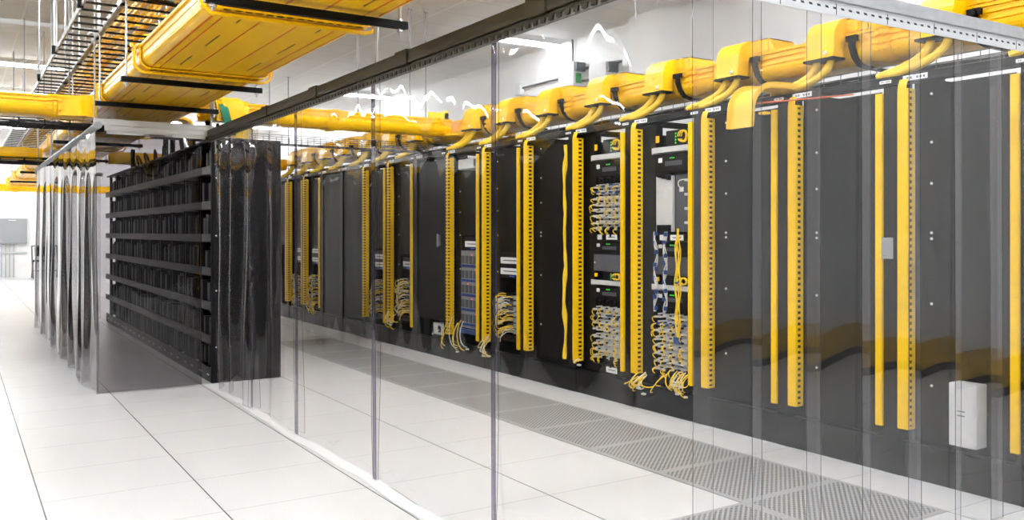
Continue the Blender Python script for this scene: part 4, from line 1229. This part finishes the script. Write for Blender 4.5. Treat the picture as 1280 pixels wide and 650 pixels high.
# folding chair
fc = thing('folding_chair', 'black folding chair by the far end wall', 'chair', (1.74, 27.8, 0))
obj('seat', MB().box(1.55, 2.02, 27.55, 28.0, .43, .47), M_black, fc, bevel=.012)
obj('backrest', MB().box(1.62, 2.06, 28.06, 28.09, .56, .80), M_black, fc, bevel=.012)
for x in (1.56, 2.10):
    obj('leg', MB().tube([(x, 28.12, .82), (x, 28.02, .55), (x, 27.5, .016)], .016, 8), M_wire, fc, smooth=True)
    obj('leg', MB().tube([(x, 27.62, .44), (x, 28.1, .016)], .016, 8), M_wire, fc, smooth=True)
obj('crossbar', MB().cyl((1.56, 27.7, .2), (2.10, 27.7, .2), .012, 8), M_wire, fc)
obj('top_bar', MB().cyl((1.56, 28.12, .82), (2.10, 28.12, .82), .016, 8), M_wire, fc)
# right wall boxes, conduit
def wallbox(y0, y1, z0, z1, label, green):
    t = thing('control_box', label, 'control box', (XR_ - .1, (y0 + y1) / 2, z0), 'grey control boxes on the right wall')
    obj('case', MB().box(XR_ - .16, XR_, y0, y1, z0, z1), M_light, t, bevel=.005)
    obj('sticker', MB().box(XR_ - .13, XR_ - .05, y0 - .003, y0, z0 + .04, z0 + .16), M_green_paint, t, 'green sticker')
    obj('terminal_block', MB().box(XR_ - .15, XR_ - .02, y0 - .05, y0 - .004, z1 - .12, z1 - .01), M_slate, t)
wallbox(9.62, 9.98, 2.98, 3.28, 'grey control box with green sticker, left one on the right wall', 1)
wallbox(8.92, 9.28, 2.86, 3.18, 'grey control box with green sticker, right one on the right wall', 1)
cd = thing('wall_conduit', 'thin steel conduit running along the right wall between boxes', 'conduit', (XR_ - .03, 9.8, 3.1))
obj('pipe', MB().tube([(XR_ - .03, 11.15, 3.15), (XR_ - .03, 9.98, 3.15)], .014, 8).tube([(XR_ - .03, 9.62, 3.2), (XR_ - .03, 9.2, 3.2), (XR_ - .03, 8.7, 3.17)], .014, 8).tube([(XR_ - .03, 9.62, 3.05), (XR_ - .03, 9.28, 3.05)], .014, 8), M_wire, cd, smooth=True)
obj('end_box', MB().box(XR_ - .07, XR_, 11.12, 11.26, 3.06, 3.22), M_light, cd, bevel=.004)
obj('end_box', MB().box(XR_ - .08, XR_, 8.60, 8.70, 3.09, 3.24), M_white, cd, bevel=.004)
solo('wall_conduit', MB().cyl((XR_ - .03, 9.85, 3.285), (XR_ - .03, 9.85, ZC), .016, 8), M_wire, 'short vertical conduit from the left control box to the ceiling', 'conduit', (XR_ - .03, 9.85, 3.28), smooth=True)
solo('wall_conduit', MB().cyl((XR_ - .03, 8.50, 0.), (XR_ - .03, 8.50, ZC - .02), .018, 8), M_wire, 'tall vertical conduit beside the white pilaster', 'conduit', (XR_ - .03, 8.5, 0), smooth=True)

# ------------------------------------------------------------------ camera, world, view
cam = bpy.data.cameras.new('camera'); co = bpy.data.objects.new('camera', cam); C.objects.link(co)
co.location = (0, 0, EYE); co.rotation_euler = (pi / 2, 0, -.6430)
cam.sensor_width = 36; cam.lens = 1153.4 / 1280 * 36
cam.shift_x = -(807.9 - 640) / 1280; cam.shift_y = -(325 - 289.8) / 1280
cam.clip_start = .05; cam.clip_end = 200
S.camera = co
w = bpy.data.worlds.new('world'); S.world = w; w.use_nodes = True
w.node_tree.nodes['Background'].inputs['Color'].default_value = (.9, .95, 1, 1)
w.node_tree.nodes['Background'].inputs['Strength'].default_value = .0
S.view_settings.view_transform = 'Standard'; S.view_settings.look = 'None'
S.view_settings.exposure = .0; S.view_settings.gamma = 1
S.view_settings.use_curve_mapping = False
cy = S.cycles
cy.max_bounces = 10; cy.diffuse_bounces = 5; cy.glossy_bounces = 5; cy.transmission_bounces = 6; cy.transparent_max_bounces = 40
cy.use_denoising = True; cy.denoising_input_passes = 'RGB_ALBEDO'; cy.denoiser = 'OPENIMAGEDENOISE'
cy.sample_clamp_indirect = 5; cy.sample_clamp_direct = 25
cy.caustics_reflective = False; cy.caustics_refractive = False
